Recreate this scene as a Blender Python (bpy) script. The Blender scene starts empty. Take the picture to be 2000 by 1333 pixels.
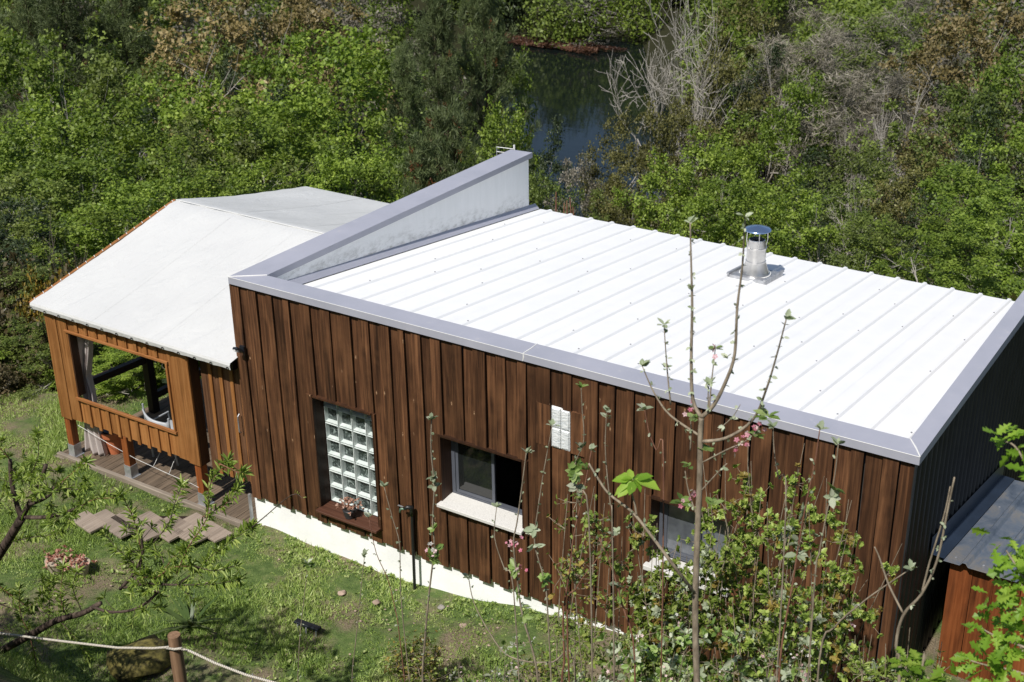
import bpy, math, random
import numpy as np
from mathutils import Matrix, Vector
R = random.Random(7)
NR = np.random.RandomState(11)
SC = bpy.context.scene
COL = SC.collection

# ---------------------------------------------------------------- camera
cam_data = bpy.data.cameras.new('camera')
cam = bpy.data.objects.new('camera', cam_data); COL.objects.link(cam)
AX = (0.840244, 0.542034, -0.013756); AY = (-0.215125, 0.356553, 0.909171); AZ = (0.497706, -0.760966, 0.416197)
cam.matrix_world = Matrix(((AX[0], AY[0], AZ[0], 10.69), (AX[1], AY[1], AZ[1], -10.31), (AX[2], AY[2], AZ[2], 8.71), (0, 0, 0, 1)))
cam_data.sensor_width = 36.0
cam_data.lens = 46.84
cam_data.clip_start = 0.1; cam_data.clip_end = 2000
cam_data.dof.use_dof = True
cam_data.dof.focus_distance = 12.5
cam_data.dof.aperture_fstop = 4.5
SC.camera = cam

# ---------------------------------------------------------------- light
SUN = Vector((0.0, -0.61, 0.79)).normalized()
el = math.asin(SUN.z); az = math.atan2(SUN.x, SUN.y)
w = bpy.data.worlds.new("World"); SC.world = w; w.use_nodes = True
nt = w.node_tree; bg = nt.nodes['Background']
sky = nt.nodes.new('ShaderNodeTexSky'); sky.sky_type = 'NISHITA'; sky.sun_disc = False
sky.sun_elevation = el; sky.sun_rotation = az; sky.altitude = 100
nt.links.new(sky.outputs[0], bg.inputs[0]); bg.inputs[1].default_value = 0.085
sd = bpy.data.lights.new('sun', 'SUN'); sd.energy = 4.8; sd.angle = math.radians(0.55); sd.color = (1.0, 0.955, 0.89)
so = bpy.data.objects.new('sun', sd); COL.objects.link(so)
so.rotation_euler = SUN.to_track_quat('Z', 'Y').to_euler(); so.location = (0, -30, 40)
SC.view_settings.view_transform = 'Standard'; SC.view_settings.look = 'None'
SC.view_settings.exposure = 0.08; SC.view_settings.gamma = 1; SC.view_settings.use_curve_mapping = False

# ---------------------------------------------------------------- materials
class NB:
    def __init__(s, name):
        s.m = bpy.data.materials.new(name); s.m.use_nodes = True
        s.t = s.m.node_tree; s.p = s.t.nodes['Principled BSDF']
    def n(s, kind, **kw):
        x = s.t.nodes.new('ShaderNode' + kind)
        for k, v in kw.items():
            if k.startswith('i_'): x.inputs[k[2:].replace('_', ' ')].default_value = v
            else: setattr(x, k, v)
        return x
    def l(s, a, b): s.t.links.new(a, b)
    def coord(s, which='Object', scale=(1, 1, 1), rnd=0.0):
        tc = s.n('TexCoord'); mp = s.n('Mapping'); mp.inputs['Scale'].default_value = scale
        s.l(tc.outputs[which], mp.inputs['Vector'])
        if rnd:
            oi = s.n('ObjectInfo'); mu = s.n('VectorMath', operation='SCALE'); mu.inputs[0].default_value = (rnd, rnd * 1.7, rnd * .6)
            s.l(oi.outputs['Random'], mu.inputs['Scale']); s.l(mu.outputs[0], mp.inputs['Location'])
        return mp.outputs[0]
    def noise(s, vec, scale, detail=4, rough=.55, dist=0):
        x = s.n('TexNoise'); x.inputs['Scale'].default_value = scale; x.inputs['Detail'].default_value = detail
        x.inputs['Roughness'].default_value = rough; x.inputs['Distortion'].default_value = dist
        s.l(vec, x.inputs['Vector']); return x.outputs['Fac']
    def ramp(s, fac, stops, interp='LINEAR'):
        x = s.n('ValToRGB'); x.color_ramp.interpolation = interp; e = x.color_ramp.elements
        while len(e) < len(stops): e.new(0.5)
        for q, (pos, c) in zip(e, stops):
            q.position = pos; q.color = (c, c, c, 1) if isinstance(c, (int, float)) else (*c, 1)
        s.l(fac, x.inputs[0]); return x.outputs[0]
    def mix(s, fac, a, b, blend='MIX'):
        x = s.n('MixRGB', blend_type=blend)
        for k, v in ((0, fac), (1, a), (2, b)):
            if isinstance(v, (int, float)): x.inputs[k].default_value = v if k == 0 else (v, v, v, 1)
            elif isinstance(v, tuple): x.inputs[k].default_value = (*v, 1)
            else: s.l(v, x.inputs[k])
        return x.outputs[0]
    def rnd(s): return s.n('ObjectInfo').outputs['Random']
    def attr(s, name): return s.n('Attribute', attribute_name=name).outputs['Fac']
    def math(s, op, a, b=0.0):
        x = s.n('Math', operation=op)
        for k, v in ((0, a), (1, b)):
            if isinstance(v, (int, float)): x.inputs[k].default_value = v
            else: s.l(v, x.inputs[k])
        return x.outputs[0]
    def bump(s, h, strength=.3, dist=.01):
        b = s.n('Bump'); b.inputs['Strength'].default_value = strength; b.inputs['Distance'].default_value = dist
        s.l(h, b.inputs['Height']); s.l(b.outputs[0], s.p.inputs['Normal'])
    def col(s, c, rough=.6, metal=0.0, spec=None):
        if isinstance(c, tuple): s.p.inputs['Base Color'].default_value = (*c, 1)
        else: s.l(c, s.p.inputs['Base Color'])
        if isinstance(rough, (int, float)): s.p.inputs['Roughness'].default_value = rough
        else: s.l(rough, s.p.inputs['Roughness'])
        s.p.inputs['Metallic'].default_value = metal
        if spec is not None: s.p.inputs['Specular IOR Level'].default_value = spec
        return s.m

def wood(name, dark, mid, light, streak=.6, rough=.62, axis='z', marks=0.0, varamt=.5, spec=.35):
    b = NB(name)
    sc = {'z': (38, 38, 1.3), 'x': (1.3, 38, 38), 'y': (38, 1.3, 38)}[axis]
    sb = {'z': (9, 9, .9), 'x': (.9, 9, 9), 'y': (9, .9, 9)}[axis]
    g = b.noise(b.coord(scale=sc, rnd=37), 1.0, 7, .65, .25)
    big = b.noise(b.coord(scale=sb, rnd=91), 1.0, 4, .6, .6)
    pat = b.noise(b.coord(rnd=13), 1.7, 3, .6)
    c = b.ramp(g, [(.30, dark), (.49, mid), (.70, light)])
    c = b.mix(b.ramp(big, [(.3, streak), (.56, 0.0)]), c, tuple(v * .22 for v in dark))
    c = b.mix(b.ramp(pat, [(.5, 0.0), (.72, .45)]), c, light)
    rv = b.rnd(); c = b.mix(1.0, c, b.ramp(rv, [(0, 1 - varamt), (1, 1 + varamt * .55)]), 'MULTIPLY')
    rv2 = b.math('FRACT', b.math('MULTIPLY', rv, 17.31))
    c = b.mix(b.ramp(rv2, [(.0, .25), (1, 0.0)]), c, mid)
    if marks:   # pale scuffs and knots
        v = b.n('TexVoronoi'); v.inputs['Scale'].default_value = 3.3
        b.l(b.coord(scale=(2.2, 2.2, .8), rnd=55), v.inputs['Vector'])
        k = b.ramp(v.outputs['Distance'], [(.03, marks), (.085, 0.0)])
        k2 = b.noise(b.coord(rnd=3), 60, 2); k = b.mix(1.0, k, b.ramp(k2, [(.40, 0.0), (.55, 1.0)]), 'MULTIPLY')
        c = b.mix(k, c, (.42, .26, .15))
    b.bump(g, .5, .004)
    return b.col(c, rough, spec=spec)

M = {}
M['board_dark'] = wood('dark_stained_board', (.022, .010, .0052), (.090, .039, .018), (.215, .10, .045), .7, .6, marks=1.0, varamt=.38, spec=.3)
M['board_jamb'] = wood('dark_jamb_wood', (.02, .009, .004), (.05, .02, .008), (.09, .035, .014), .6)
M['board_red'] = wood('red_stained_board', (.085, .02, .006), (.20, .055, .014), (.30, .095, .03), .7, marks=.4, varamt=.3)
M['honey'] = wood('honey_wood', (.14, .055, .015), (.31, .13, .04), (.44, .21, .075), .25, .5, varamt=.22, marks=.2)
M['honey_x'] = wood('honey_wood_rail', (.15, .055, .016), (.31, .125, .04), (.43, .2, .075), .25, .5, axis='x', varamt=.2)
M['brown_panel'] = wood('brown_weathered_panel', (.055, .024, .011), (.13, .06, .028), (.21, .11, .06), .4, varamt=.25)
M['post_red'] = wood('reddish_post', (.11, .03, .008), (.26, .075, .018), (.36, .12, .035), .4)
M['shade_dark_timber'] = wood('shaded_timber', (.010, .006, .004), (.022, .012, .008), (.04, .022, .014), .3)  # near black, to carry the shade beneath the awning in the colour
M['sill_wood'] = wood('sill_wood', (.06, .022, .012), (.14, .055, .03), (.22, .10, .06), .3, axis='x')
M['deck'] = wood('deck_board', (.07, .052, .036), (.15, .11, .075), (.25, .185, .13), .5, .75, axis='y', varamt=.25)
M['deck_edge'] = wood('deck_edge_board', (.13, .105, .08), (.23, .19, .15), (.33, .28, .23), .3, .8, axis='x', varamt=.1)
M['plank'] = wood('step_plank', (.17, .135, .105), (.28, .225, .18), (.38, .32, .26), .35, .8, axis='y', varamt=.15)
M['logpost'] = wood('round_post_wood', (.10, .055, .03), (.22, .13, .075), (.33, .21, .13), .5, .7, varamt=.1)

def plain(name, c, rough=.6, metal=0.0, nscale=3, amt=.15, bumpv=0.0, bscale=60, spec=None, c2=None):
    b = NB(name); v = b.coord()
    n = b.noise(v, nscale, 5, .6)
    lo = tuple(x * (1 - amt) for x in c); hi = c2 or tuple(min(1, x * (1 + amt)) for x in c)
    if bumpv: b.bump(b.noise(v, bscale, 4), bumpv, .005)
    return b.col(b.ramp(n, [(.35, lo), (.65, hi)]), rough, metal, spec)

# coping metal
b = NB('coping_metal'); v = b.coord()
n1 = b.noise(v, 1.3, 5, .65); n2 = b.noise(v, 9, 4, .7)
c = b.ramp(n1, [(.3, (.37, .38, .44)), (.7, (.43, .435, .50))])
c = b.mix(b.ramp(n2, [(.62, 0.0), (.72, .35)]), c, (.55, .54, .54))
M['coping'] = b.col(c, b.ramp(n2, [(.3, .42), (.7, .6)]), .2)
b = NB('joint_sealant'); M['sealant'] = b.col((.7, .7, .68), .5)
# roof paint
b = NB('white_roof_paint'); v = b.coord()
c = b.ramp(b.noise(v, 2.2, 5, .6), [(.35, (.80, .805, .805)), (.7, (.84, .84, .835))])
c = b.mix(b.ramp(b.noise(v, 26, 3, .6), [(.68, 0.0), (.8, .25)]), c, (.66, .65, .6))
M['roof'] = b.col(c, .42)
M['screw'] = plain('screw_grey', (.36, .36, .37), .4, .5)
# stained render of inner parapet
b = NB('stained_render'); v = b.coord(scale=(1, 1, 1))
geo = b.coord(scale=(9, 9, 1.2))
st = b.noise(geo, 1.6, 6, .7); spk = b.noise(b.coord(scale=(6, 2.2, 5)), 1.5, 6, .8)
sep = b.n('SeparateXYZ'); b.l(b.n('TexCoord').outputs['Object'], sep.inputs[0])
# height above sloping roof line : z + .12*y
hh = b.math('ADD', sep.outputs['Z'], b.math('MULTIPLY', sep.outputs['Y'], .12))
band = b.ramp(hh, [(0.0, .0), (1.0, 1.0)])
bm = b.n('MapRange'); b.l(hh, bm.inputs[0]); bm.inputs[1].default_value = 2.99; bm.inputs[2].default_value = 3.26; bm.inputs[3].default_value = 1; bm.inputs[4].default_value = 0
fa = b.mix(1.0, bm.outputs[0], b.ramp(spk, [(.47, 0.0), (.66, 1.0)]), 'MULTIPLY')
c = b.ramp(st, [(.3, (.86, .87, .86)), (.7, (.93, .935, .93))])
c = b.mix(b.math('MULTIPLY', fa, .7), c, (.22, .215, .19))
b.bump(b.noise(v, 45, 4), .35, .01)
M['render'] = b.col(c, .85)
M['white_base'] = plain('white_wash', (.91, .915, .92), .8, amt=.06, bumpv=.4, bscale=30)
M['black_sheet'] = plain('black_corrugated_sheet', (.022, .024, .025), .45, .0, amt=.25, spec=.3)
M['flash_blue'] = plain('dark_blue_flashing', (.03, .045, .075), .4, .3)
M['dark_inside'] = plain('dark_interior', (.045, .042, .04), .9)
M['grey_ply'] = plain('interior_grey', (.16, .16, .155), .8)
# tarp
b = NB('tarpaulin'); v = b.coord()
c = b.ramp(b.noise(v, .9, 4, .6), [(.3, (.56, .565, .56)), (.7, (.605, .61, .60))])
c = b.mix(b.ramp(b.noise(v, 14, 4, .7), [(.6, 0.0), (.8, .35)]), c, (.40, .39, .34))
b.bump(b.noise(b.coord(scale=(2.4, .8, 1)), 1.5, 5, .6, .8), .6, .05)
M['tarp'] = b.col(c, .42, spec=.4)
M['eyelet'] = plain('eyelet_dark', (.08, .08, .08), .4, .6)
M['steel'] = plain('galvanised_steel', (.42, .43, .45), .45, .6, nscale=12, amt=.2)
M['inox'] = plain('stainless_steel', (.62, .61, .59), .3, .9, nscale=6, amt=.15)
M['inox_cap'] = plain('polished_cap', (.30, .42, .62), .22, .85, amt=.1)
M['flue_black'] = plain('flue_black', (.01, .01, .01), .9)  # near-black tone of the disc inside the flue
M['curtain'] = plain('curtain_cloth', (.56, .50, .48), .9, amt=.08)
M['terracotta'] = plain('terracotta', (.50, .155, .065), .7, amt=.12)
M['black_plastic'] = plain('black_plastic', (.012, .013, .014), .4, amt=.2)
M['lamp_black'] = plain('lamp_casing', (.02, .024, .03), .3, .3)
M['frame_grey'] = plain('window_frame_grey', (.105, .115, .14), .4, .2, amt=.08)
M['sill_stone'] = plain('speckled_stone', (.60, .59, .56), .75, nscale=90, amt=.14)
M['white_paint'] = plain('white_paint', (.78, .78, .77), .5, amt=.04)
M['concrete'] = plain('grey_concrete', (.28, .26, .23), .9, nscale=8, amt=.2, bumpv=.4)
M['brass'] = plain('brass_green', (.14, .22, .16), .4, .4)
M['pink_soil'] = plain('pink_stone', (.36, .27, .21), .9, nscale=8, amt=.25, bumpv=.5)
M['rope'] = None
b = NB('rope'); wv = b.n('TexWave', wave_type='BANDS', bands_direction='DIAGONAL'); wv.inputs['Scale'].default_value = 24; b.l(b.coord(scale=(1, 1, 1)), wv.inputs[0])
b.bump(wv.outputs['Fac'], .8, .004); M['rope'] = b.col(b.ramp(wv.outputs['Fac'], [(.2, (.30, .27, .22)), (.7, (.62, .58, .50))]), .85)
M['cord'] = plain('white_cord', (.65, .65, .63), .7)
M['pot_dark'] = plain('ribbed_dark_pot', (.03, .031, .034), .4, amt=.3)
M['chair'] = plain('grey_chair_frame', (.42, .44, .47), .5, .1)
M['soilpot'] = plain('beige_pot', (.40, .34, .26), .8)
M['moss'] = plain('mossy_mound', (.07, .06, .015), .95, nscale=14, amt=.6, bumpv=1, c2=(.20, .17, .04))
# glass
b = NB('window_glass'); M['glass_dark'] = b.col((.012, .014, .014), .03, 0, .8)
b = NB('window_glass_sky_reflection'); n = b.noise(b.coord(), 3.0, 3); M['glass_sky_reflect'] = b.col(b.ramp(n, [(.4, (.10, .11, .13)), (.6, (.20, .22, .25))]), .08, .35, .8)  # grey-blue mottling paints a sky reflection into the panes
b = NB('glass_block_rim'); M['gb_rim'] = b.col(b.ramp(b.noise(b.coord(), 14, 2), [(.3, (.50, .57, .55)), (.7, (.68, .73, .71))]), .12, 0, .6)
b = NB('glass_block_core'); n = b.noise(b.coord(scale=(1, 1, 1)), 17, 3, .6, 1.5); b.bump(n, .6, .02)
M['gb_core'] = b.col(b.ramp(n, [(.38, (.02, .028, .026)), (.56, (.07, .09, .085)), (.68, (.3, .36, .34))]), .08, 0, .8)
b = NB('glass_block_white'); n = b.noise(b.coord(scale=(1, 1, 3)), 12, 3, .6, 1.5); b.bump(n, .6, .02)
M['gb_white'] = b.col(b.ramp(n, [(.38, (.60, .64, .66)), (.6, (.80, .82, .82))]), .15, 0, .6)
# rusty corrugated shed roof
b = NB('weathered_blue_sheet'); v = b.coord(scale=(1.2, .6, 1)); n = b.noise(v, 3, 6, .7, .5)
c = b.ramp(n, [(.32, (.10, .13, .18)), (.5, (.20, .235, .29)), (.62, (.30, .29, .28)), (.75, (.33, .27, .19))])
M['shed_sheet'] = b.col(c, .4, .4)
# foliage
def leaf(name, dark, mid, light, trans=.35, rough=.5, spec=.35, objvar=.3, objcol=None):
    b = NB(name)
    r = b.attr('rnd'); c = b.ramp(r, [(0, dark), (.5, mid), (1, light)])
    ov = b.rnd(); c = b.mix(1.0, c, b.ramp(ov, [(0, 1 - objvar), (1, 1 + objvar * .6)]), 'MULTIPLY')
    if objcol:
        ov2 = b.math('FRACT', b.math('MULTIPLY', ov, 7.77)); c = b.mix(b.ramp(ov2, [(0, 0.0), (1, .5)]), c, objcol)
    tr = b.n('BsdfTranslucent'); mx = b.n('MixShader'); mx.inputs[0].default_value = trans
    b.col(c, rough, 0, spec)
    hs = b.mix(1.0, c, (1.15, 1.25, .55), 'MULTIPLY'); b.l(hs, tr.inputs[0])
    out = b.t.nodes['Material Output']
    b.l(b.p.outputs[0], mx.inputs[1]); b.l(tr.outputs[0], mx.inputs[2]); b.l(mx.outputs[0], out.inputs[0])
    return b.m
M['lf_green'] = leaf('spring_leaf', (.06, .10, .014), (.21, .30, .034), (.42, .52, .10), .35, objvar=.36, objcol=(.07, .125, .02))  # wide stops paint lit highlights and dark depth into the clumps
M['lf_deep'] = leaf('deep_leaf', (.045, .072, .015), (.14, .20, .036), (.29, .36, .08), .3, objvar=.36, objcol=(.10, .105, .03))
M['lf_pine'] = leaf('pine_needle', (.06, .09, .032), (.12, .155, .06), (.20, .24, .105), .15, objvar=.25)
M['lf_rust'] = leaf('rust_needle', (.10, .035, .014), (.20, .07, .028), (.3, .12, .05), .15)
M['lf_mud'] = leaf('dead_reed', (.035, .016, .010), (.075, .033, .02), (.12, .06, .036), .1)
M['lf_bronze'] = leaf('bronze_leaf', (.09, .075, .025), (.25, .19, .075), (.44, .34, .17), .25, objvar=.25, objcol=(.09, .09, .03))
M['lf_olive'] = leaf('olive_leaf', (.04, .044, .012), (.125, .13, .034), (.24, .225, .07), .2, objvar=.25, objcol=(.11, .10, .03))
M['lf_dark'] = leaf('dark_leaf', (.018, .030, .012), (.04, .06, .022), (.075, .10, .04), .2)
M['lf_grey'] = leaf('grey_twig_leaf', (.09, .082, .06), (.20, .18, .14), (.34, .31, .25), .2)
M['lf_gorse'] = leaf('gorse_flower', (.10, .10, .02), (.26, .19, .03), (.5, .3, .03), .2)
M['lf_heath'] = leaf('heath_sprig', (.05, .045, .018), (.10, .085, .04), (.16, .11, .055), .2)
M['lf_apple'] = leaf('apple_leaf', (.12, .20, .04), (.24, .36, .09), (.38, .48, .18), .35, .45)
M['lf_silver'] = leaf('silver_bud_leaf', (.22, .27, .16), (.36, .41, .27), (.5, .53, .40), .25, .6)
M['lf_shrub'] = leaf('shrub_leaf', (.10, .16, .025), (.25, .34, .06), (.42, .48, .14), .35, .4)
M['lf_tip'] = leaf('reddish_tip_leaf', (.20, .17, .04), (.32, .24, .055), (.40, .32, .09), .3, .45)
M['lf_peach'] = leaf('peach_leaf', (.10, .16, .022), (.22, .31, .05), (.40, .47, .13), .35, .4)
M['lf_oak'] = leaf('young_oak_leaf', (.13, .25, .02), (.22, .38, .035), (.34, .48, .07), .4, .45)
M['lf_agave'] = leaf('spiky_leaf', (.05, .09, .02), (.10, .16, .045), (.18, .22, .09), .15, .4)
M['petal_pink'] = leaf('pink_petal', (.66, .36, .42), (.75, .52, .54), (.82, .7, .7), .3)
M['petal_deep'] = leaf('deep_pink_bud', (.55, .14, .22), (.66, .26, .34), (.75, .45, .5), .25)
M['petal_white'] = leaf('white_petal', (.7, .66, .62), (.78, .75, .72), (.84, .82, .8), .3)
M['lf_succ'] = leaf('pink_succulent', (.22, .08, .06), (.36, .17, .13), (.5, .34, .26), .15)
M['lf_peachy'] = leaf('peach_pink_leaf', (.42, .2, .13), (.62, .36, .27), (.75, .5, .4), .2)
M['grass_blade'] = leaf('grass_blade', (.14, .22, .05), (.31, .42, .10), (.56, .60, .28), .3, .5)
def bark(name, lo, hi, sc=14):
    b = NB(name); v = b.coord(scale=(1, 1, .35)); n = b.noise(v, sc, 5, .65); b.bump(n, .6, .01)
    return b.col(b.ramp(n, [(.33, lo), (.68, hi)]), .85, 0, .2)
M['bark_dark'] = bark('dark_bark', (.025, .02, .016), (.085, .07, .055))
M['bark_pine'] = bark('pine_bark', (.04, .028, .02), (.13, .09, .065))
M['bark_grey'] = bark('pale_grey_bark', (.25, .23, .20), (.48, .45, .40), 6)
M['bark_white'] = bark('whitish_bark', (.30, .26, .20), (.56, .51, .42), 6)
M['bark_twig'] = bark('twig_bark', (.10, .085, .065), (.20, .17, .14), 6)
M['bark_apple'] = bark('apple_bark', (.15, .12, .085), (.36, .30, .22), 30)
M['bark_red'] = bark('reddish_stem', (.14, .06, .04), (.27, .14, .09), 30)
M['bark_peach'] = bark('peach_bark', (.022, .015, .012), (.13, .095, .075), 22)

# ground
b = NB('lawn_ground'); v = b.coord()
n = b.noise(v, 1.1, 6, .62); n2 = b.noise(v, 9, 5, .6); n3 = b.noise(v, 55, 3, .6)
c = b.ramp(n2, [(.3, (.06, .10, .028)), (.55, (.11, .16, .048)), (.75, (.19, .20, .085))])
c = b.mix(b.ramp(n, [(.47, 0.0), (.6, .85)]), c, b.ramp(n3, [(.3, (.13, .095, .065)), (.7, (.30, .23, .17))]))
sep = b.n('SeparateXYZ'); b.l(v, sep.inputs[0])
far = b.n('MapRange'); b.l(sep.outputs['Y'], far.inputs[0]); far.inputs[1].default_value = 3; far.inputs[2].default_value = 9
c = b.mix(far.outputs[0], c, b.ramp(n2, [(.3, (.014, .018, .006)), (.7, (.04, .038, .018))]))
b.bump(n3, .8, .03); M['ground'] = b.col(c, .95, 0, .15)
b = NB('water'); v = b.coord(); n = b.noise(b.coord(scale=(.25, 1, 1)), 1.4, 3); b.bump(n, .06, .1)
M['water'] = b.col((.005, .008, .008), .04, 0, .5); b.p.inputs['IOR'].default_value = 1.33
M['mud'] = plain('reddish_mud', (.075, .034, .022), .9, nscale=.8, amt=.4, bumpv=1, bscale=2)

# ---------------------------------------------------------------- object helpers
def tag(o, label=None, cat=None, group=None, kind=None):
    if label: o['label'] = label
    if cat: o['category'] = cat
    if group: o['group'] = group
    if kind: o['kind'] = kind
    return o
def empty(name, loc, label, cat, group=None):
    o = bpy.data.objects.new(name, None); COL.objects.link(o); o.location = loc; o.empty_display_size = .1
    return tag(o, label, cat, group)
def link_mesh(name, me, parent=None):
    o = bpy.data.objects.new(name, me); COL.objects.link(o)
    if parent is not None: o.parent = parent
    return o
def origin_of(parent):
    L = Vector((0, 0, 0))
    while parent is not None: L = L + Vector(parent.location); parent = parent.parent
    return L

class MB:
    """collects shapes in world coordinates and links them as one mesh object"""
    def __init__(s): s.v = []; s.f = []; s.mi = []; s.k = 0
    def add(s, vs, fs, mi=0):
        o = len(s.v); s.v += [tuple(q) for q in vs]; s.f += [tuple(o + i for i in f) for f in fs]; s.mi += [mi] * len(fs); return s
    def box(s, a, b2, mi=0):
        x0, y0, z0 = a; x1, y1, z1 = b2
        v = [(x0, y0, z0), (x1, y0, z0), (x1, y1, z0), (x0, y1, z0), (x0, y0, z1), (x1, y0, z1), (x1, y1, z1), (x0, y1, z1)]
        return s.add(v, [(0, 3, 2, 1), (4, 5, 6, 7), (0, 1, 5, 4), (1, 2, 6, 5), (2, 3, 7, 6), (3, 0, 4, 7)], mi)
    def beam(s, p, q, w_, h_, mi=0, up=(0, 0, 1)):
        p = Vector(p); q = Vector(q); d = (q - p).normalized(); u = Vector(up)
        if abs(d.dot(u)) > .98: u = Vector((0, 1, 0))
        a = d.cross(u).normalized() * w_ / 2; c = a.cross(d).normalized() * h_ / 2
        v = [p - a - c, p + a - c, p + a + c, p - a + c, q - a - c, q + a - c, q + a + c, q - a + c]
        return s.add(v, [(0, 3, 2, 1), (4, 5, 6, 7), (0, 1, 5, 4), (1, 2, 6, 5), (2, 3, 7, 6), (3, 0, 4, 7)], mi)
    def tube(s, pts, rad, n=8, cap=True, mi=0):
        pts = [Vector(q) for q in pts]
        if not isinstance(rad, (list, tuple, np.ndarray)): rad = [rad] * len(pts)
        vs = []; fs = []; prev = None
        for i, q in enumerate(pts):
            d = (pts[min(i + 1, len(pts) - 1)] - pts[max(i - 1, 0)])
            if d.length < 1e-9: d = Vector((0, 0, 1))
            d.normalize()
            if prev is None: a = d.orthogonal().normalized()
            else:
                a = prev - d * prev.dot(d)
                a = a.normalized() if a.length > 1e-6 else d.orthogonal().normalized()
            prev = a; c = d.cross(a)
            for k in range(n):
                t = 2 * math.pi * k / n; vs.append(q + (a * math.cos(t) + c * math.sin(t)) * rad[i])
        for i in range(len(pts) - 1):
            for k in range(n):
                fs.append((i * n + k, i * n + (k + 1) % n, (i + 1) * n + (k + 1) % n, (i + 1) * n + k))
        if cap: fs.append(tuple(range(n - 1, -1, -1))); fs.append(tuple(range(len(vs) - n, len(vs))))
        return s.add(vs, fs, mi)
    def lathe(s, c, prof, n=24, mi=0, axis=(0, 0, 1)):
        c = Vector(c); ax = Vector(axis).normalized(); a = ax.orthogonal().normalized(); bb = ax.cross(a)
        vs = []; fs = []
        for r, z in prof:
            for k in range(n):
                t = 2 * math.pi * k / n; vs.append(c + ax * z + (a * math.cos(t) + bb * math.sin(t)) * r)
        for i in range(len(prof) - 1):
            for k in range(n): fs.append((i * n + k, i * n + (k + 1) % n, (i + 1) * n + (k + 1) % n, (i + 1) * n + k))
        return s.add(vs, fs, mi)
    def build(s, name, mats, parent=None, smooth=False, label=None):
        L = origin_of(parent)
        me = bpy.data.meshes.new(name)
        me.from_pydata([(x - L.x, y - L.y, z - L.z) for x, y, z in s.v], [], s.f)
        for m in (mats if isinstance(mats, (list, tuple)) else [mats]): me.materials.append(m)
        me.polygons.foreach_set('material_index', s.mi)
        if smooth: me.polygons.foreach_set('use_smooth', [True] * len(s.f))
        me.update(); o = link_mesh(name, me, parent)
        if label: o['label'] = label
        return o
def bevel(o, wdt=.004, seg=1):
    m = o.modifiers.new('bevel', 'BEVEL'); m.width = wdt; m.segments = seg; m.limit_method = 'ANGLE'; return o

def np_mesh(name, V, F, mats, rnd=None, mi=None, smooth=False, sub=None):
    """V (n,3); F (m,k) all faces same size; rnd per face attribute"""
    V = np.asarray(V, dtype=np.float32); F = np.asarray(F, dtype=np.int32)
    if sub is not None: V = V - np.array(sub, dtype=np.float32)
    me = bpy.data.meshes.new(name); m, k = F.shape
    me.vertices.add(len(V)); me.vertices.foreach_set('co', V.ravel())
    me.loops.add(m * k); me.loops.foreach_set('vertex_index', F.ravel())
    me.polygons.add(m); me.polygons.foreach_set('loop_start', np.arange(m, dtype=np.int32) * k)
    try: me.polygons.foreach_set('loop_total', np.full(m, k, dtype=np.int32))
    except Exception: pass
    for q in (mats if isinstance(mats, (list, tuple)) else [mats]): me.materials.append(q)
    if mi is not None: me.polygons.foreach_set('material_index', np.asarray(mi, dtype=np.int32))
    if smooth: me.polygons.foreach_set('use_smooth', np.ones(m, dtype=bool))
    if rnd is not None:
        a = me.attributes.new('rnd', 'FLOAT', 'FACE'); a.data.foreach_set('value', np.asarray(rnd, dtype=np.float32))
    me.update(calc_edges=True); return me

def quads(C, U, W, L, Wd, fold=.0):
    """diamond leaves: centre base C, direction U (unit), side W (unit), length L, width Wd -> 4 verts each"""
    L = np.asarray(L).reshape(-1, 1); Wd = np.asarray(Wd).reshape(-1, 1)
    N = np.cross(U, W)
    a = C; c = C + U * L; m = C + U * L * .45
    b1 = m + W * Wd * .5 + N * Wd * fold; d1 = m - W * Wd * .5 + N * Wd * fold
    V = np.stack([a, b1, c, d1], 1).reshape(-1, 3)
    n = len(C); F = np.arange(n * 4).reshape(n, 4)
    return V, F
def unit(v): return v / np.maximum(np.linalg.norm(v, axis=-1, keepdims=True), 1e-9)
def frame_from(U, rs):
    r = rs.normal(size=U.shape); W = unit(np.cross(U, r)); return W

# ---------------------------------------------------------------- terrain
HX, HY = -.548, .8365
def smooth01(t): t = np.clip(t, 0, 1); return t * t * (3 - 2 * t)
def gz(x, y):
    x = np.asarray(x, float); y = np.asarray(y, float)
    u = (x - 10.69) * HX + (y + 10.31) * HY
    lat = (x - 10.69) * .8365 + (y + 10.31) * .548
    dip = -.16 * smooth01((-x - .0) / .1) * smooth01((x + 3.66) / .06) * smooth01((y - .02) / .1)
    base = dip - .50 + .36 * smooth01((x - 2.4) / 2.6) + .16 * smooth01((x - 5) / 3)
    bank = np.maximum(0, -y - 3.3); z = base + np.minimum(bank, 7.0) * 1.06 + np.maximum(0, bank - 7) * .25
    us = 18.4
    d = np.maximum(0, u - us); drop = -d * .50 + .3 * np.sin(x * .35) * np.cos(y * .31) * smooth01(d / 8)
    low = np.maximum(z + drop, -21.5)
    side = 3.6 * np.maximum(smooth01((lat - 11 - .5 * np.sin(u * .2)) / 5), smooth01((-.5 - lat + .8 * np.sin(u * .13)) / 5)) * (d > 20)
    low = low + np.where(low < -17.9, np.minimum(side, 3.6), 0)
    q = np.maximum(0, u - 135 + 4 * np.sin(lat * .07)); z2 = np.maximum(low, -21.5 + np.minimum(q, 160) * .30)
    return z2
gx = np.concatenate([np.linspace(-520, -60, 40), np.linspace(-58, -10, 49), np.linspace(-9.7, 13, 110), np.linspace(14, 60, 40), np.linspace(70, 520, 36)])
gy = np.concatenate([np.linspace(-300, -14, 20), np.linspace(-13, 9, 110), np.linspace(9.7, 60, 60), np.linspace(62, 160, 60), np.linspace(170, 700, 40)])
XX, YY = np.meshgrid(gx, gy); ZZ = gz(XX, YY)
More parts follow.
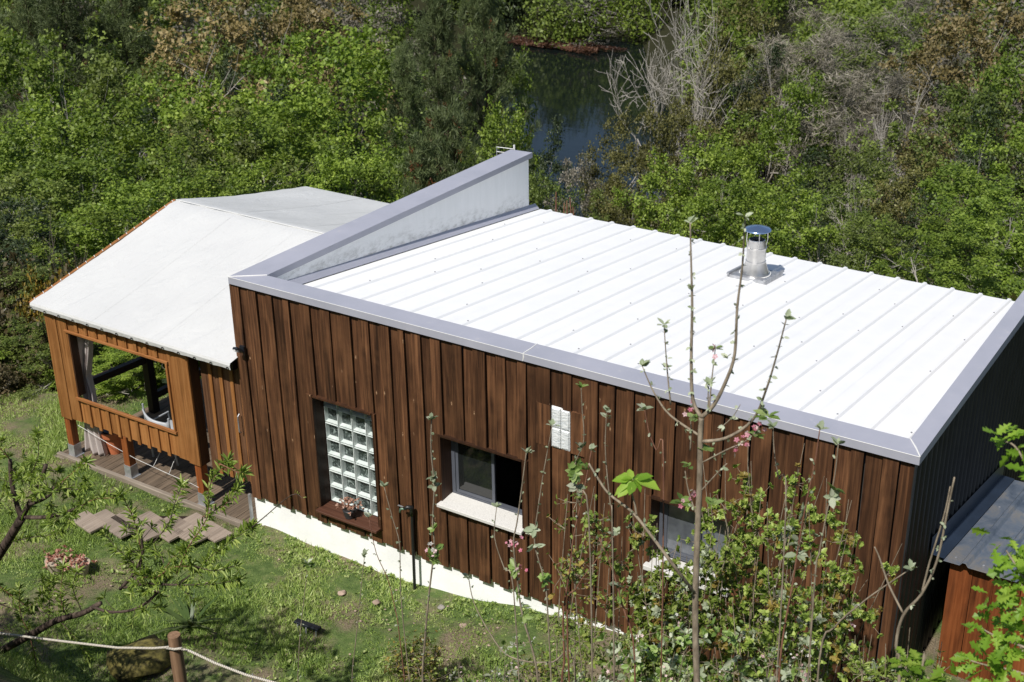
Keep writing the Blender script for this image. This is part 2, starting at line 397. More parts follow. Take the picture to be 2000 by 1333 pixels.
near = (np.abs(XX) < 12) & (YY > -12) & (YY < 8)
ZZ = ZZ + near * .018 * (np.sin(XX * 5.1 + YY * 3.3) + np.cos(YY * 6.3 - XX * 2.2))
nx, ny = len(gx), len(gy); idx = np.arange(nx * ny).reshape(ny, nx)
F = np.stack([idx[:-1, :-1], idx[:-1, 1:], idx[1:, 1:], idx[1:, :-1]], -1).reshape(-1, 4)
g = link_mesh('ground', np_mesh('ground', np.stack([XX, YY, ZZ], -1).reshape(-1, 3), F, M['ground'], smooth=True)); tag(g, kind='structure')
uc = np.array([[60, -160], [60, 200], [170, 200], [170, -160]], float)
V = [(10.69 + HX * u + .8365 * l, -10.31 + HY * u + .548 * l, -20.0) for u, l in uc]
riv = link_mesh('river', np_mesh('river', V, [[0, 1, 2, 3]], M['water'])); tag(riv, kind='structure')
mb_ = MB()
c0 = Vector((-57.775,104.055,-19.950))
pts = [c0 + Vector((math.cos(t) * R.uniform(3.0, 5.6), math.sin(t) * R.uniform(.9, 2.2), 0)) for t in np.linspace(0, 2 * math.pi, 22)[:-1]]
mid = c0 + Vector((0, 0, .35)); vs = [mid] + pts
mb_.add(vs, [(0, i + 1, (i + 1) % 21 + 1) for i in range(21)])
mb_.add([Vector(q) - Vector((0, 0, .3)) for q in pts], [tuple(range(21))[::-1]])
mo = mb_.build('mudbank', M['mud']); tag(mo, kind='structure')
MUD_C = tuple(c0)

# ---------------------------------------------------------------- house
HO = (4.07, 3.0, -.5)
house = empty('house', HO, 'long dark timber clad house with a white ribbed metal roof', 'house')
def hb(name, a, b2, mat, parent=None, label=None, bev=0):
    o = MB().box(a, b2).build(name, mat, parent or house, label=label)
    if bev: bevel(o, bev)
    return o
W_ = 8.14; ZT = 2.96
# masonry core with window openings, dark to paint shadow lines in the board gaps
WINS = [(1.13, 2.03, .20, 1.70), (2.95, 4.05, .80, 1.70), (5.55, 6.45, .92, 1.74)]
core = MB(); zb = -1.6
xs = [-.02] + [q for w3 in WINS for q in w3[:2]] + [8.04]
for i in range(len(xs) - 1):
    x0, x1 = xs[i], xs[i + 1]
    if i % 2 == 0: core.box((x0, .088, -.02), (x1, .30, 2.70))
    else:
        z0, z1 = WINS[i // 2][2:]
        core.box((x0, .088, -.02), (x1, .30, z0 - .03)); core.box((x0, .088, z1 + .02), (x1, .30, 2.70))
core.build('wall_core', M['dark_inside'], house)
base = MB().box((-.06, .097, zb), (8.08, .31, -.022)).build('base_wall', M['white_base'], house)
side = MB().box((-.015, .302, zb), (.10, 6.02, 2.84)).build('left_side_wall', M['white_base'], house)
MB().box((8.0, .302, zb), (8.04, 6.05, 2.6)).build('right_wall_core', M['dark_inside'], house)
MB().box((.1, 5.9, zb), (8.0, 6.0, 1.85)).build('rear_wall', M['white_base'], house)
MB().box((.1, .302, -.46), (8.0, 5.89, -.4)).build('floor_slab', M['grey_ply'], house)
MB().box((2.4, 2.6, -.4), (4.9, 2.66, 2.1)).build('inner_partition', M['grey_ply'], house)

# cladding boards : under boards and proud boards alternate
x = -.03; k = 0; edges = []
while x < W_ - .10:
    wd = R.uniform(.112, .165)
    if R.random() < .15: wd = R.uniform(.085, .11)
    x1 = min(x + wd, W_ - .036); edges.append((x, x1)); x = x1
def board_mesh(x0, x1, z0, z1, y0, th):
    """board with slightly waving edges"""
    n = max(2, int((z1 - z0) / .35)); vs = []; fs = []
    ph = R.uniform(0, 6); am = .003
    for i in range(n + 1):
        z = z0 + (z1 - z0) * i / n; dx = am * math.sin(ph + z * 2.3); dy = .003 * math.sin(ph * 2 + z * 1.7)
        vs += [(x0 + dx, y0 + dy, z), (x1 + dx * .6, y0 + dy + .002 * math.sin(ph), z), (x1 + dx * .6, y0 + th, z), (x0 + dx, y0 + th, z)]
    for i in range(n):
        a = i * 4
        for j in range(4): fs.append((a + j, a + (j + 1) % 4, a + 4 + (j + 1) % 4, a + 4 + j))
    fs.append((0, 3, 2, 1)); fs.append(tuple(n * 4 + q for q in (0, 1, 2, 3)))
    return vs, fs
for i, (x0, x1) in enumerate(edges):
    proud = i % 2 == 0
    y0 = (.026 if proud else .046) + R.uniform(-.004, .004); th = .028
    e = -.005 if R.random() < .7 else -.0075
    zlo = -.034 + R.uniform(-.010, .008) if proud else -.022 + R.uniform(-.006, .006)
    segs = [(zlo, 2.90)]
    for (wx0, wx1, wz0, wz1) in WINS + [(4.40, 4.62, 1.97, 2.43)]:
        ns = []
        for (a, bq) in segs:
            if x1 + e <= wx0 + .004 or x0 - e >= wx1 - .004: ns.append((a, bq)); continue
            ns += [(a, wz0 - (.035 if wx1 - wx0 > .3 else 0)), (wz1, bq)]
        segs = ns
    xa, xb = x0 - e, x1 + e
    for (wx0, wx1, wz0, wz1) in WINS:   # trim a board that half covers an opening
        pass
    for (a, bq) in segs:
        if bq - a < .02: continue
        vs, fs = board_mesh(xa, xb, a, bq, y0, th); MB().add(vs, fs).build('board', M['board_dark'], house)
# small infill boards beside openings are covered by the jamb linings
for (wx0, wx1, wz0, wz1) in WINS:
    for (x0, x1) in edges:      # strips left open next to an opening
        if x0 - .014 < wx0 < x1 + .014 and wx0 - x0 > .006:
            vs, fs = board_mesh(x0 - .012, wx0 - .002, wz0 - .034, wz1, .016, .05); MB().add(vs, fs).build('board', M['board_dark'], house)
        if x0 - .014 < wx1 < x1 + .014 and x1 - wx1 > .006:
            vs, fs = board_mesh(wx1 + .002, x1 + .012, wz0 - .034, wz1, .016, .05); MB().add(vs, fs).build('board', M['board_dark'], house)
    MB().box((wx0 - (.012 if wx0 < 2 else 0), .018, wz0), (wx0 + (.006 if wx0 < 2 else .018), .29, wz1)).build('jamb', M['board_jamb'], house)
    MB().box((wx1 - .018, .018, wz0), (wx1, .29, wz1)).build('jamb', M['board_jamb'], house)
    MB().box((wx0 + .019, .004, wz1 - .018), (wx1 - .019, .29, wz1 + .004)).build('lintel_board', M['board_jamb'], house)
for (x0, x1) in edges:
    if x1 > 4.38 and x0 < 4.64:
        if x0 < 4.39: vs, fs = board_mesh(x0 - .01, 4.388, 1.96, 2.44, .018, .05); MB().add(vs, fs).build('board', M['board_dark'], house)
        if x1 > 4.63: vs, fs = board_mesh(4.632, x1 + .01, 1.96, 2.44, .018, .05); MB().add(vs, fs).build('board', M['board_dark'], house)

# coping : three runs with vertical skirts and mitred tops
def coping_run(name, pts_top, skirts, label):
    m = MB(); m.add(pts_top, [tuple(range(len(pts_top)))])
    for s4 in skirts: m.add(s4, [(0, 1, 2, 3)])
    o = m.build(name, M['coping'], house, label=label); sm = o.modifiers.new('s', 'SOLIDIFY'); sm.thickness = .003; sm.offset = 0
    return o
cw = .36; sk = .082; mj = 4.08
for (xa, xb, la) in ((0, mj - .002, 0), (mj + .002, W_, 1)):
    ia = xa + (.36 if xa == 0 else 0); ib = xb - (.17 if xb == W_ else 0)
    dz = .0 if la == 0 else .002
    coping_run('coping', [(xa, 0, ZT + dz), (xb, 0, ZT + dz), (ib, .27, ZT + dz), (ia, .27, ZT + dz)],
               [[(xa, 0, ZT + dz), (xb, 0, ZT + dz), (xb, -.004, ZT - sk + dz), (xa, -.004, ZT - sk + dz)], [(ia, .27, ZT + dz), (ib, .27, ZT + dz), (ib, .272, ZT - .16), (ia, .272, ZT - .16)]], 'grey front coping')
coping_run('coping', [(0, 0.003, ZT + .003), (.36, .273, ZT + .003), (.40, 6.06, ZT + .003), (.03, 6.03, ZT + .003)],
           [[(0, 0.003, ZT + .003), (.03, 6.03, ZT + .003), (.03, 6.03, ZT - sk), (0, .003, ZT - sk)], [(.36, .273, ZT + .003), (.40, 6.06, ZT + .003), (.40, 6.06, ZT - .075), (.36, .273, ZT - .075)],
            [(.40, 6.06, ZT + .003), (.03, 6.03, ZT + .003), (.03, 6.03, ZT - .07), (.40, 6.06, ZT - .075)]], 'grey coping on the left parapet')
coping_run('coping', [(W_, 0.003, ZT + .004), (W_, 6.0, ZT + .004), (W_ - .17, 6.0, ZT + .004), (W_ - .17, .273, ZT + .004)],
           [[(W_, .003, ZT + .004), (W_, 6.0, ZT + .004), (W_, 6.0, ZT - .10), (W_, .003, ZT - .085)], [(W_ - .17, .273, ZT + .004), (W_ - .17, 6.0, ZT + .004), (W_ - .17, 6.0, ZT - .7), (W_ - .17, .273, ZT - .3)]], 'grey coping on the right parapet')
for a, bq in (((0, 0, ZT), (.36, .27, ZT)), ((W_, 0, ZT), (W_ - .17, .27, ZT)), ((mj, -.004, ZT - sk), (mj, 0, ZT)), ((mj, 0, ZT), (mj, .27, ZT))):
    MB().tube([Vector(a) + Vector((0, -.002, .006)), (Vector(a) + Vector(bq)) / 2 + Vector((.006, 0, .006)), Vector(bq) + Vector((0, 0, .006))], [.006, .008, .006], 6).build('joint_seam', M['sealant'], house)
MB().tube([(0, -.001, ZT + .001), (W_, -.001, ZT + .001)], .0035, 5).build('coping_edge', M['sealant'], house)
# inner parapet face
rz = lambda y: 2.77 - .1195 * y
vs = [(.355, .28, rz(.28) - .1), (.355, 6.02, rz(6.02) - .1), (.355, 6.02, ZT - .06), (.355, .28, ZT - .06)]
MB().add(vs + [(q[0] - .25, q[1], q[2]) for q in vs], [(0, 1, 2, 3), (7, 6, 5, 4), (1, 5, 6, 2), (0, 3, 7, 4)]).build('parapet_wall', M['render'], house)
# flashing strip between parapet and roof
MB().add([(.357, .28, rz(.28) + .085), (.357, 6.2, rz(6.2) + .085), (.43, 6.2, rz(6.2) + .012), (.43, .28, rz(.28) + .012)], [(0, 3, 2, 1)]).build('flashing', M['coping'], house)
# roof panels: each sheet with three trapezoid ribs
px0, px1 = .43, 7.99; npan = 7; pw = (px1 - px0) / npan; ye = 6.24
rib_x = []
for i in range(npan):
    a = px0 + pw * i; prof = [(a, 0)]
    for j in range(3):
        cx_ = a + pw * (j + .5) / 3; rib_x.append(cx_)
        prof += [(cx_ - .036, 0), (cx_ - .018, .024), (cx_ + .018, .024), (cx_ + .036, 0)]
    prof += [(a + pw - .001, 0)]
    m = MB(); n = len(prof); top0 = [(q[0], .27, rz(.27) + q[1]) for q in prof]; top1 = [(q[0], ye, rz(ye) + q[1]) for q in prof]
    bot0 = [(prof[0][0], .27, rz(.27) - .04), (prof[-1][0], .27, rz(.27) - .04)]; bot1 = [(prof[0][0], ye, rz(ye) - .04), (prof[-1][0], ye, rz(ye) - .04)]
    vs = top0 + top1 + bot0 + bot1
    fs = [(j, j + 1, n + j + 1, n + j) for j in range(n - 1)] + [tuple([2 * n + 2, 2 * n + 3] + [n + j for j in range(n - 1, -1, -1)]), (2 * n, 2 * n + 2, 2 * n + 3, 2 * n + 1)]
    m.add(vs, fs).build('roof_panel', M['roof'], house)
sm_ = MB()
for i, rx in enumerate(rib_x):
    for y in np.arange(.9, 6.1, 1.35):
        yy = y + (.5 if i % 2 else 0)
        if yy < 6.1 and R.random() < .6: sm_.lathe((rx, yy, rz(yy) + .024), [(.001, .009), (.009, .008), (.011, 0)], 6)
o = sm_.build('roof_screws', M['screw'], house); o['kind'] = 'stuff'
# right side corrugated cladding
vs = []; fs = []; ys = np.arange(.05, 6.04, .019); ztop = ZT - .05
for y in ys:
    xx = 8.085 + .024 * math.sin(y * 2 * math.pi / .17); vs += [(xx, y, zb), (xx, y, ztop)]
fs = [(2 * i, 2 * i + 2, 2 * i + 3, 2 * i + 1) for i in range(len(ys) - 1)]
MB().add(vs, fs).build('corrugated_side', M['black_sheet'], house, smooth=True)
MB().box((8.105, .0, -.2), (8.118, .048, 2.88)).build('corner_trim', M['black_sheet'], house)
MB().box((8.06, .035, -.2), (8.104, .07, 2.88)).build('corner_trim', M['board_jamb'], house)
# corner strip at the left: galvanised upright + shadow gap
MB().box((-.10, .02, -.62), (-.07, .05, -.03)).build('corner_upright', M['steel'], house)

# glass block window
gwin = MB().box((1.120, .235, .186), (1.1245, .28, 1.69)).build('window', M['gb_rim'], house, label='tall window of glass blocks')
bx, bz = .2115, .218
gbm = None
def glass_block(x, z, wx, wz, mats, dep=.05, y=.2):
    m = MB(); g_ = .005; r_ = .013
    o_ = [(x + g_, y, z + g_), (x + wx - g_, y, z + g_), (x + wx - g_, y, z + wz - g_), (x + g_, y, z + wz - g_)]
    i_ = [(x + r_, y - .004, z + r_), (x + wx - r_, y - .004, z + r_), (x + wx - r_, y - .004, z + wz - r_), (x + r_, y - .004, z + wz - r_)]
    c_ = [(x + r_ * 1.6, y + dep, z + r_ * 2.0), (x + wx - r_ * 1.3, y + dep, z + r_ * 2.0), (x + wx - r_ * 1.3, y + dep, z + wz - r_ * 1.3), (x + r_ * 1.6, y + dep, z + wz - r_ * 1.3)]
    bk = [(p_[0], y + .08, p_[2]) for p_ in o_]
    fs = []; mi = []
    for j in range(4):
        k2 = (j + 1) % 4
        fs += [(j, k2, 4 + k2, 4 + j)]; mi += [0]
        fs += [(4 + j, 4 + k2, 8 + k2, 8 + j)]; mi += [0]
        fs += [(12 + j, 12 + k2, k2, j)]; mi += [0]
    fs += [(8, 9, 10, 11)]; mi += [1]
    m.v = o_ + i_ + c_ + bk; m.f = fs; m.mi = mi
    return m
for ci in range(4):
    for ri in range(7):
        glass_block(1.14 + ci * bx, .185 + ri * bz - .0, bx, bz, None).build('glass_block', [M['gb_rim'], M['gb_core']], gwin)
MB().box((1.131, .282, .184), (2.0, .30, 1.71)).build('mortar_grid', M['white_paint'], gwin)
o = MB().box((1.115, -.07, .150), (2.045, .199, .183)).build('window_sill', M['sill_wood'], gwin); bevel(o, .004)
# small four block light
sw = MB().box((4.392, .045, 1.962), (4.628, .075, 2.438)).build('window', M['white_paint'], house, label='small white light of four glass blocks')
for ci in range(2):
    for ri in range(2):
        glass_block(4.397 + ci * .113, 1.967 + ri * .233, .113, .233, None, dep=-.012, y=.025).build('glass_block', [M['gb_white'], M['gb_white']], sw)
# sliding windows
def sliding(x0, x1, z0, z1, yf, label, open_right=True, pale=False):
    wf = MB(); t = .045
    wf.box((x0, yf, z0), (x0 + t, yf + .07, z1)); wf.box((x1 - t, yf, z0), (x1, yf + .07, z1))
    wf.box((x0 + t, yf, z0), (x1 - t, yf + .07, z0 + t)); wf.box((x0 + t, yf, z1 - t), (x1 - t, yf + .07, z1))
    wf.box((x0 + t, yf - .012, z0 + .012), (x1 - t, yf + .0, z0 + .022))
    fr = wf.build('window', M['frame_grey'], house, label=label)
    xm = x0 + (x1 - x0) * .54; s_ = .036
    sa = MB(); xa, xb, za, zb_ = x0 + t + .004, xm, z0 + t + .003, z1 - t - .003
    sa.box((xa, yf + .008, za), (xa + s_, yf + .034, zb_)); sa.box((xb - s_, yf + .008, za), (xb, yf + .034, zb_))
    sa.box((xa + s_, yf + .008, za), (xb - s_, yf + .034, za + s_)); sa.box((xa + s_, yf + .008, zb_ - s_), (xb - s_, yf + .034, zb_))
    sa.build('sash', M['frame_grey'], fr)
    MB().box((xa + s_, yf + .018, za + s_), (xb - s_, yf + .024, zb_ - s_)).build('pane', M['glass_sky_reflect' if pale else 'glass_dark'], fr)
    if not open_right:
        MB().box((xb, yf + .045, za), (x1 - t, yf + .05, zb_)).build('pane', M['glass_sky_reflect'], fr)
    return fr
w2 = sliding(2.972, 4.03, .845, 1.68, .215, 'grey sliding window standing half open')
o = MB().add([(2.935, -.055, .845), (4.065, -.055, .845), (4.03, .214, .872), (2.97, .214, .872), (2.935, -.055, .805), (4.065, -.055, .805), (4.03, .214, .80), (2.97, .214, .80)],
             [(0, 1, 2, 3), (4, 7, 6, 5), (0, 4, 5, 1), (1, 5, 6, 2), (2, 6, 7, 3), (3, 7, 4, 0)]).build('window_sill', M['sill_stone'], w2); bevel(o, .005)
w3 = sliding(5.572, 6.43, .96, 1.72, .215, 'window behind the shrub', False, True)
o = MB().box((5.53, -.055, .90), (6.47, .214, .955)).build('window_sill', M['sill_stone'], w3); bevel(o, .005)
# chimney flue
ch0 = Vector((4.50, 4.98, rz(4.98)))
fl = MB(); sx_ = .30
for (xa, xb, ya, yb, h_) in ((-.27, .27, -.27, .30, .03),):
    vs = []
    for (dx, dy) in ((xa, ya), (xb, ya), (xb, yb), (xa, yb)): vs.append((ch0.x + dx, ch0.y + dy, rz(ch0.y + dy) + .045))
    vs2 = [(q[0], q[1], q[2] - .05) for q in vs]
    fl.add(vs + vs2, [(0, 1, 2, 3), (0, 4, 5, 1), (1, 5, 6, 2), (2, 6, 7, 3), (3, 7, 4, 0)])
for dx in (-.27, .24): fl.add([(ch0.x + dx + a_, ch0.y + b_, rz(ch0.y + b_) + c_) for (a_, b_, c_) in ((0, -.3, .046), (.03, -.3, .046), (.03, .34, .046), (0, .34, .046), (0, -.3, .075), (.03, -.3, .075), (.03, .34, .075), (0, .34, .075))],
                              [(4, 5, 6, 7), (0, 1, 5, 4), (1, 2, 6, 5), (3, 0, 4, 7), (2, 3, 7, 6)])
chim = MB().lathe(ch0, [(.195, .03), (.195, .065), (.18, .07), (.132, .21), (.132, .235), (.125, .24), (.125, .39), (.132, .395), (.132, .42), (.12, .425), (.106, .52), (.098, .525), (.098, .44)], 28).build('chimney', M['inox'], house, smooth=True)
md = chim.modifiers.new('e', 'EDGE_SPLIT'); md.split_angle = math.radians(35)
fl.build('flashing_plate', M['steel'], chim)
MB().lathe(ch0, [(.097, .48), (.001, .46)], 24).build('flue_mouth', M['flue_black'], chim)
MB().lathe(ch0, [(.001, .705), (.06, .698), (.15, .672), (.178, .66), (.176, .652), (.001, .67)], 32).build('cap', M['inox_cap'], chim, smooth=True)
for t in (.6, 2.2, 3.8, 5.3):
    MB().tube([ch0 + Vector((math.cos(t) * .12, math.sin(t) * .12, .42)), ch0 + Vector((math.cos(t) * .138, math.sin(t) * .138, .53)), ch0 + Vector((math.cos(t) * .132, math.sin(t) * .132, .66))], .006, 5).build('strut', M['inox'], chim)
MB().lathe(ch0, [(.198, .03), (.208, .034), (.208, .058), (.196, .062)], 28).build('collar', M['sealant'], chim)

# ---------------------------------------------------------------- awning pavilion
PV = empty('pavilion', (-1.8, 2.6, -.5), 'honey coloured timber pavilion under a pale tarpaulin roof left of the dark house', 'pavilion')
def pb(name, a, b2, mat, label=None, bv=.003, parent=None):
    o = MB().box(a, b2).build(name, M[mat], parent or PV, label=label)
    if bv: bevel(o, bv)
    return o
DZ = -.45
# corner and jamb boards of the front
for (x0, x1, z0, z1, y0) in ((-3.50, -3.285, .17, 1.83, -.03), (-3.28, -3.085, .19, 1.83, -.022), (-1.225, -1.045, .19, 1.83, -.022), (-1.04, -.845, .17, 1.83, -.03)):
    pb('board', (x0, y0, z0), (x1, y0 + .03, z1), 'honey')
pb('corner_return', (-.872, .001, .16), (-.846, .15, 1.80), 'board_jamb')  # dark wood paints the shade on this side face
# upper and lower bands
xs0 = np.linspace(-3.083, -1.227, 11)
for i in range(10):
    pb('board', (xs0[i] + .002, -.001, 1.56), (xs0[i + 1] - .002, .02, 1.83), 'honey')
    pb('board', (xs0[i] + .002, -.001, .185 + R.uniform(-.006, .006)), (xs0[i + 1] - .002, .02, .56), 'honey')
for i in range(1, 10):
    xc = xs0[i]
    pb('batten', (xc - .028, -.026, 1.585), (xc + .028, -.002, 1.83), 'honey')
    pb('batten', (xc - .028, -.026, .165 + R.uniform(-.006, .006)), (xc + .028, -.002, .545), 'honey')
pb('opening_rail', (-3.12, -.05, 1.548), (-1.195, -.024, 1.582), 'honey_x')
pb('opening_rail', (-3.10, -.055, .548), (-1.195, -.02, .585), 'honey_x')
pb('opening_rail', (-1.238, -.05, .588), (-1.205, -.024, 1.545), 'honey')
pb('opening_lining', (-3.088, -.02, .59), (-3.06, .10, 1.545), 'board_jamb')
# posts with metal feet
for x in (-3.44, -2.31, -.93):
    o = pb('post', (x - .055, -.0, -.27), (x + .055, .11, 1.55 if x == -2.31 and False else .18), 'post_red')
    MB().box((x - .062, -.008, DZ), (x + .062, .118, -.268)).build('foot', M['steel'], o)
    MB().box((x - .085, -.03, DZ), (x + .085, .14, DZ + .008)).build('foot_plate', M['steel'], o)
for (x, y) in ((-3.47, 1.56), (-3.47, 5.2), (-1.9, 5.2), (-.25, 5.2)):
    pb('post', (x - .06, y - .06, DZ), (x + .06, y + .06, 1.85), 'shade_dark_timber')
o = MB().beam((-3.5, .16, .49), (-3.47, 1.5, .43), .09, .10).build('side_rail', M['shade_dark_timber'], PV)
MB().beam((-3.47, 1.62, -.2), (-3.47, 5.14, -.2), .08, .10).build('side_rail', M['shade_dark_timber'], PV)
MB().beam((-3.41, 5.2, .35), (-.3, 5.2, .35), .07, .09).build('side_rail', M['shade_dark_timber'], PV)
# set back door panel
for i, x0 in enumerate(np.linspace(-.84, -.11, 5)):
    pb('board', (x0, .165, .045 + .01 * (i % 2)), (x0 + .18, .185, 1.78), 'brown_panel')
for i, x0 in enumerate((-.66, -.475, -.29, -.12)):
    pb('batten', (x0 - .028, .14, .035 + .01 * (i % 2)), (x0 + .028, .163, 1.78), 'honey')
o = MB().tube([(-.205, .13, .78), (-.205, .10, .80), (-.205, .10, 1.02), (-.205, .13, 1.04)], .009, 6).build('handle', M['steel'], PV)
pb('cross_beam', (-3.5, .03, 1.70), (-.12, .12, 1.80), 'shade_dark_timber')
# tarpaulin roof
E0, RG, B0 = (-.115, 1.885), (2.64, 2.53), (5.46, 1.94)
XL, XR = -3.63, -.01
nxx, nyy = 64, 60; V = []; F = []
for j in range(nyy + 1):
    t = j / nyy; y = E0[0] + (B0[0] - E0[0]) * t
    for i in range(nxx + 1):
        s = i / nxx; x = XL + (XR - XL) * s
        if y < RG[0]: q = (y - E0[0]) / (RG[0] - E0[0]); z = E0[1] + (RG[1] - E0[1]) * q; sag = .022
        else: q = (B0[0] - y) / (B0[0] - RG[0]); z = B0[1] + (RG[1] - B0[1]) * q; sag = .05
        z -= sag * math.sin(math.pi * q) * (1 - .35 * abs(math.cos(math.pi * s * 3))) 
        z += .006 * math.sin(9 * s + 7 * q) * math.sin(math.pi * q) + .008 * math.sin(38 * s + 2 * q) * math.exp(-6 * (1 - q)) * (1 - s)
        z -= .012 * math.exp(-((q - 1) / .03) ** 2)
        xe = x - .012 * math.sin(q * 40) * (1 if i == 0 else 0)
        V.append((xe, y, z))
for j in range(nyy):
    for i in range(nxx): a = j * (nxx + 1) + i; F.append((a, a + 1, a + nxx + 2, a + nxx + 1))
m = MB(); m.v = V; m.f = F; m.mi = [0] * len(F)
n0 = len(m.v)   # hanging valance, slightly scalloped between the eyelets
for i in range(nxx + 1):
    s = i / nxx; x = XL + (XR - XL) * s; e = V[i]
    sc = .010 * abs(math.sin(math.pi * s * 13)); m.v.append((x, e[1] - .012, e[2] - .03)); m.v.append((x, e[1] - .004, e[2] - .088 + sc))
for i in range(nxx):
    m.f += [(i, n0 + 2 * i, n0 + 2 * i + 2, i + 1), (n0 + 2 * i, n0 + 2 * i + 1, n0 + 2 * i + 3, n0 + 2 * i + 2)]; m.mi += [0, 0]
tarp = m.build('tarpaulin_roof', M['tarp'], PV, smooth=True); s_ = tarp.modifiers.new('s', 'SOLIDIFY'); s_.thickness = .006; s_.offset = -1
md = tarp.modifiers.new('e', 'EDGE_SPLIT'); md.split_angle = math.radians(28)
for k in range(14):
    x = XL + .03 + (XR - XL - .06) * k / 13; e = E0[1]
    MB().tube([(x, E0[0] - .02, e - .055), (x, E0[0] - .035, e - .05)], .011, 8).build('eyelet', M['eyelet'], tarp)
MB().tube([(XL, RG[0], RG[1] - .006), (XR, RG[0], RG[1] - .012)], .009, 6).build('ridge_seam', M['tarp'], tarp)
for k in (1, 2):
    m = MB(); ii = int(nxx * k / 3); pts = [Vector(V[j * (nxx + 1) + ii]) + Vector((0, 0, .0015)) for j in range(0, nyy + 1, 2)]
    vs = [];
    for p_ in pts: vs += [p_ + Vector((-.016, 0, 0)), p_ + Vector((.016, 0, 0))]
    m.add(vs, [(2 * i, 2 * i + 1, 2 * i + 3, 2 * i + 2) for i in range(len(pts) - 1)]).build('seam', M['tarp'], tarp)
for (a, bq) in (((XL - .02, E0[0] + .02, E0[1] - .045), (XL - .02, RG[0], RG[1] - .045)), ((XL + .04, RG[0], RG[1] - .085), (XL + .04, B0[0] - .02, B0[1] - .085))):
    MB().beam(a, bq, .05, .09).build('rake_board', M['honey'], PV)
for k in range(18):
    t = (k + .5) / 18; y = E0[0] + (RG[0] - E0[0]) * t; z = E0[1] + (RG[1] - E0[1]) * t
    MB().tube([(XL + .01, y, z + .008), (XL - .03, y + .02, z + .012), (XL - .05, y + .04, z - .02), (XL - .03, y + .07, z - .06)], .005, 5).build('lacing', M['white_paint'], tarp)
MB().beam((XL, RG[0], RG[1] - .09), (XR - .02, RG[0], RG[1] - .09), .08, .12).build('ridge_beam', M['shade_dark_timber'], PV)
# deck
dk = empty('deck', (-1.8, 2.6, -.6), 'weathered grey brown board deck under the pavilion', 'deck')
xd = -3.66; k = 0
while xd < -.10:
    x1 = min(xd + .118, -.09); y0 = .0 + R.uniform(-.004, .004)
    MB().box((xd, y0, DZ - .03), (x1, 5.5, DZ + R.uniform(-.002, .002))).build('plank', M['deck'], dk); xd = x1 + .005
o = MB().box((-3.70, -.075, DZ - .13), (-.12, -.008, DZ + .012)).build('edge_board', M['deck_edge'], dk); bevel(o, .008)
o = MB().box((-3.74, -.10, DZ - .17), (-3.40, -.08, DZ - .03)).build('edge_board', M['deck_edge'], dk)
# curtain: gathered at waist height, one long cloth
V = []; F = []; nz = 60; nu = 60
for j in range(nz + 1):
    z = 1.60 - (1.60 + .43) * j / nz
    if z > .8: t = (1.6 - z) / .8; xa = -3.33 + .10 * t; xb = -2.86 - .24 * t ** 1.5
    elif z > .1: t = (.8 - z) / .7; xa = -3.23 - .12 * t; xb = -3.10 + .05 * math.sin(t * 3) - .0 * t
    else: t = (.1 - z) / .55; xa = -3.35 - .02 * t; xb = -3.06 + .06 * t
    for i in range(nu + 1):
        s = i / nu; x = xa + (xb - xa) * s
        am = .045 if z < .8 else .05
        V.append((x, .21 + am * math.sin(s * 24 + 1.2 * math.sin(z * 2)) + .03 * math.sin(s * 9 + z), z))
for j in range(nz):
    for i in range(nu): a = j * (nu + 1) + i; F.append((a, a + nu + 1, a + nu + 2, a + 1))
m = MB(); m.v = V; m.f = F; m.mi = [0] * len(F)
o = m.build('curtain', M['curtain'], None, smooth=True); o.modifiers.new('s', 'SOLIDIFY').thickness = .004
tag(o, 'pale mauve grey curtain gathered at the left post of the pavilion', 'curtain')
# chair behind the opening
chp = empty('garden_chair', (-2.45, .75, DZ), 'grey garden chair with curved backrest seen through the pavilion opening', 'chair')
bk = MB(); A_ = Vector((-2.452,0.520,0.318)); B_ = Vector((-1.975,0.520,0.220)); n = 12; vs = []
for i in range(n + 1):
    t = i / n; q = A_.lerp(B_, t); cv = .09 * math.sin(math.pi * t); vs += [q + Vector((0, -cv, .02)), q + Vector((0, -cv + .03, -.13))]
bk.add(vs, [(2 * i, 2 * i + 2, 2 * i + 3, 2 * i + 1) for i in range(n)])
o = bk.build('backrest', M['chair'], chp, smooth=True); o.modifiers.new('s', 'SOLIDIFY').thickness = .02
for q, sgn in ((A_, 1), (B_, -1)):
    MB().tube([q + Vector((0, 0, .09)), q + Vector((sgn * .01, .02, -.3)), (q.x, q.y + .06, DZ)], .014, 6).build('leg', M['chair'], chp)
    MB().tube([q + Vector((0, .02, -.22)), (q.x, q.y + .42, q.z - .22), (q.x, q.y + .46, DZ)], .014, 6).build('leg', M['chair'], chp)
MB().box((A_.x, A_.y + .03, A_.z - .38), (B_.x, A_.y + .44, A_.z - .355)).build('seat', M['chair'], chp)
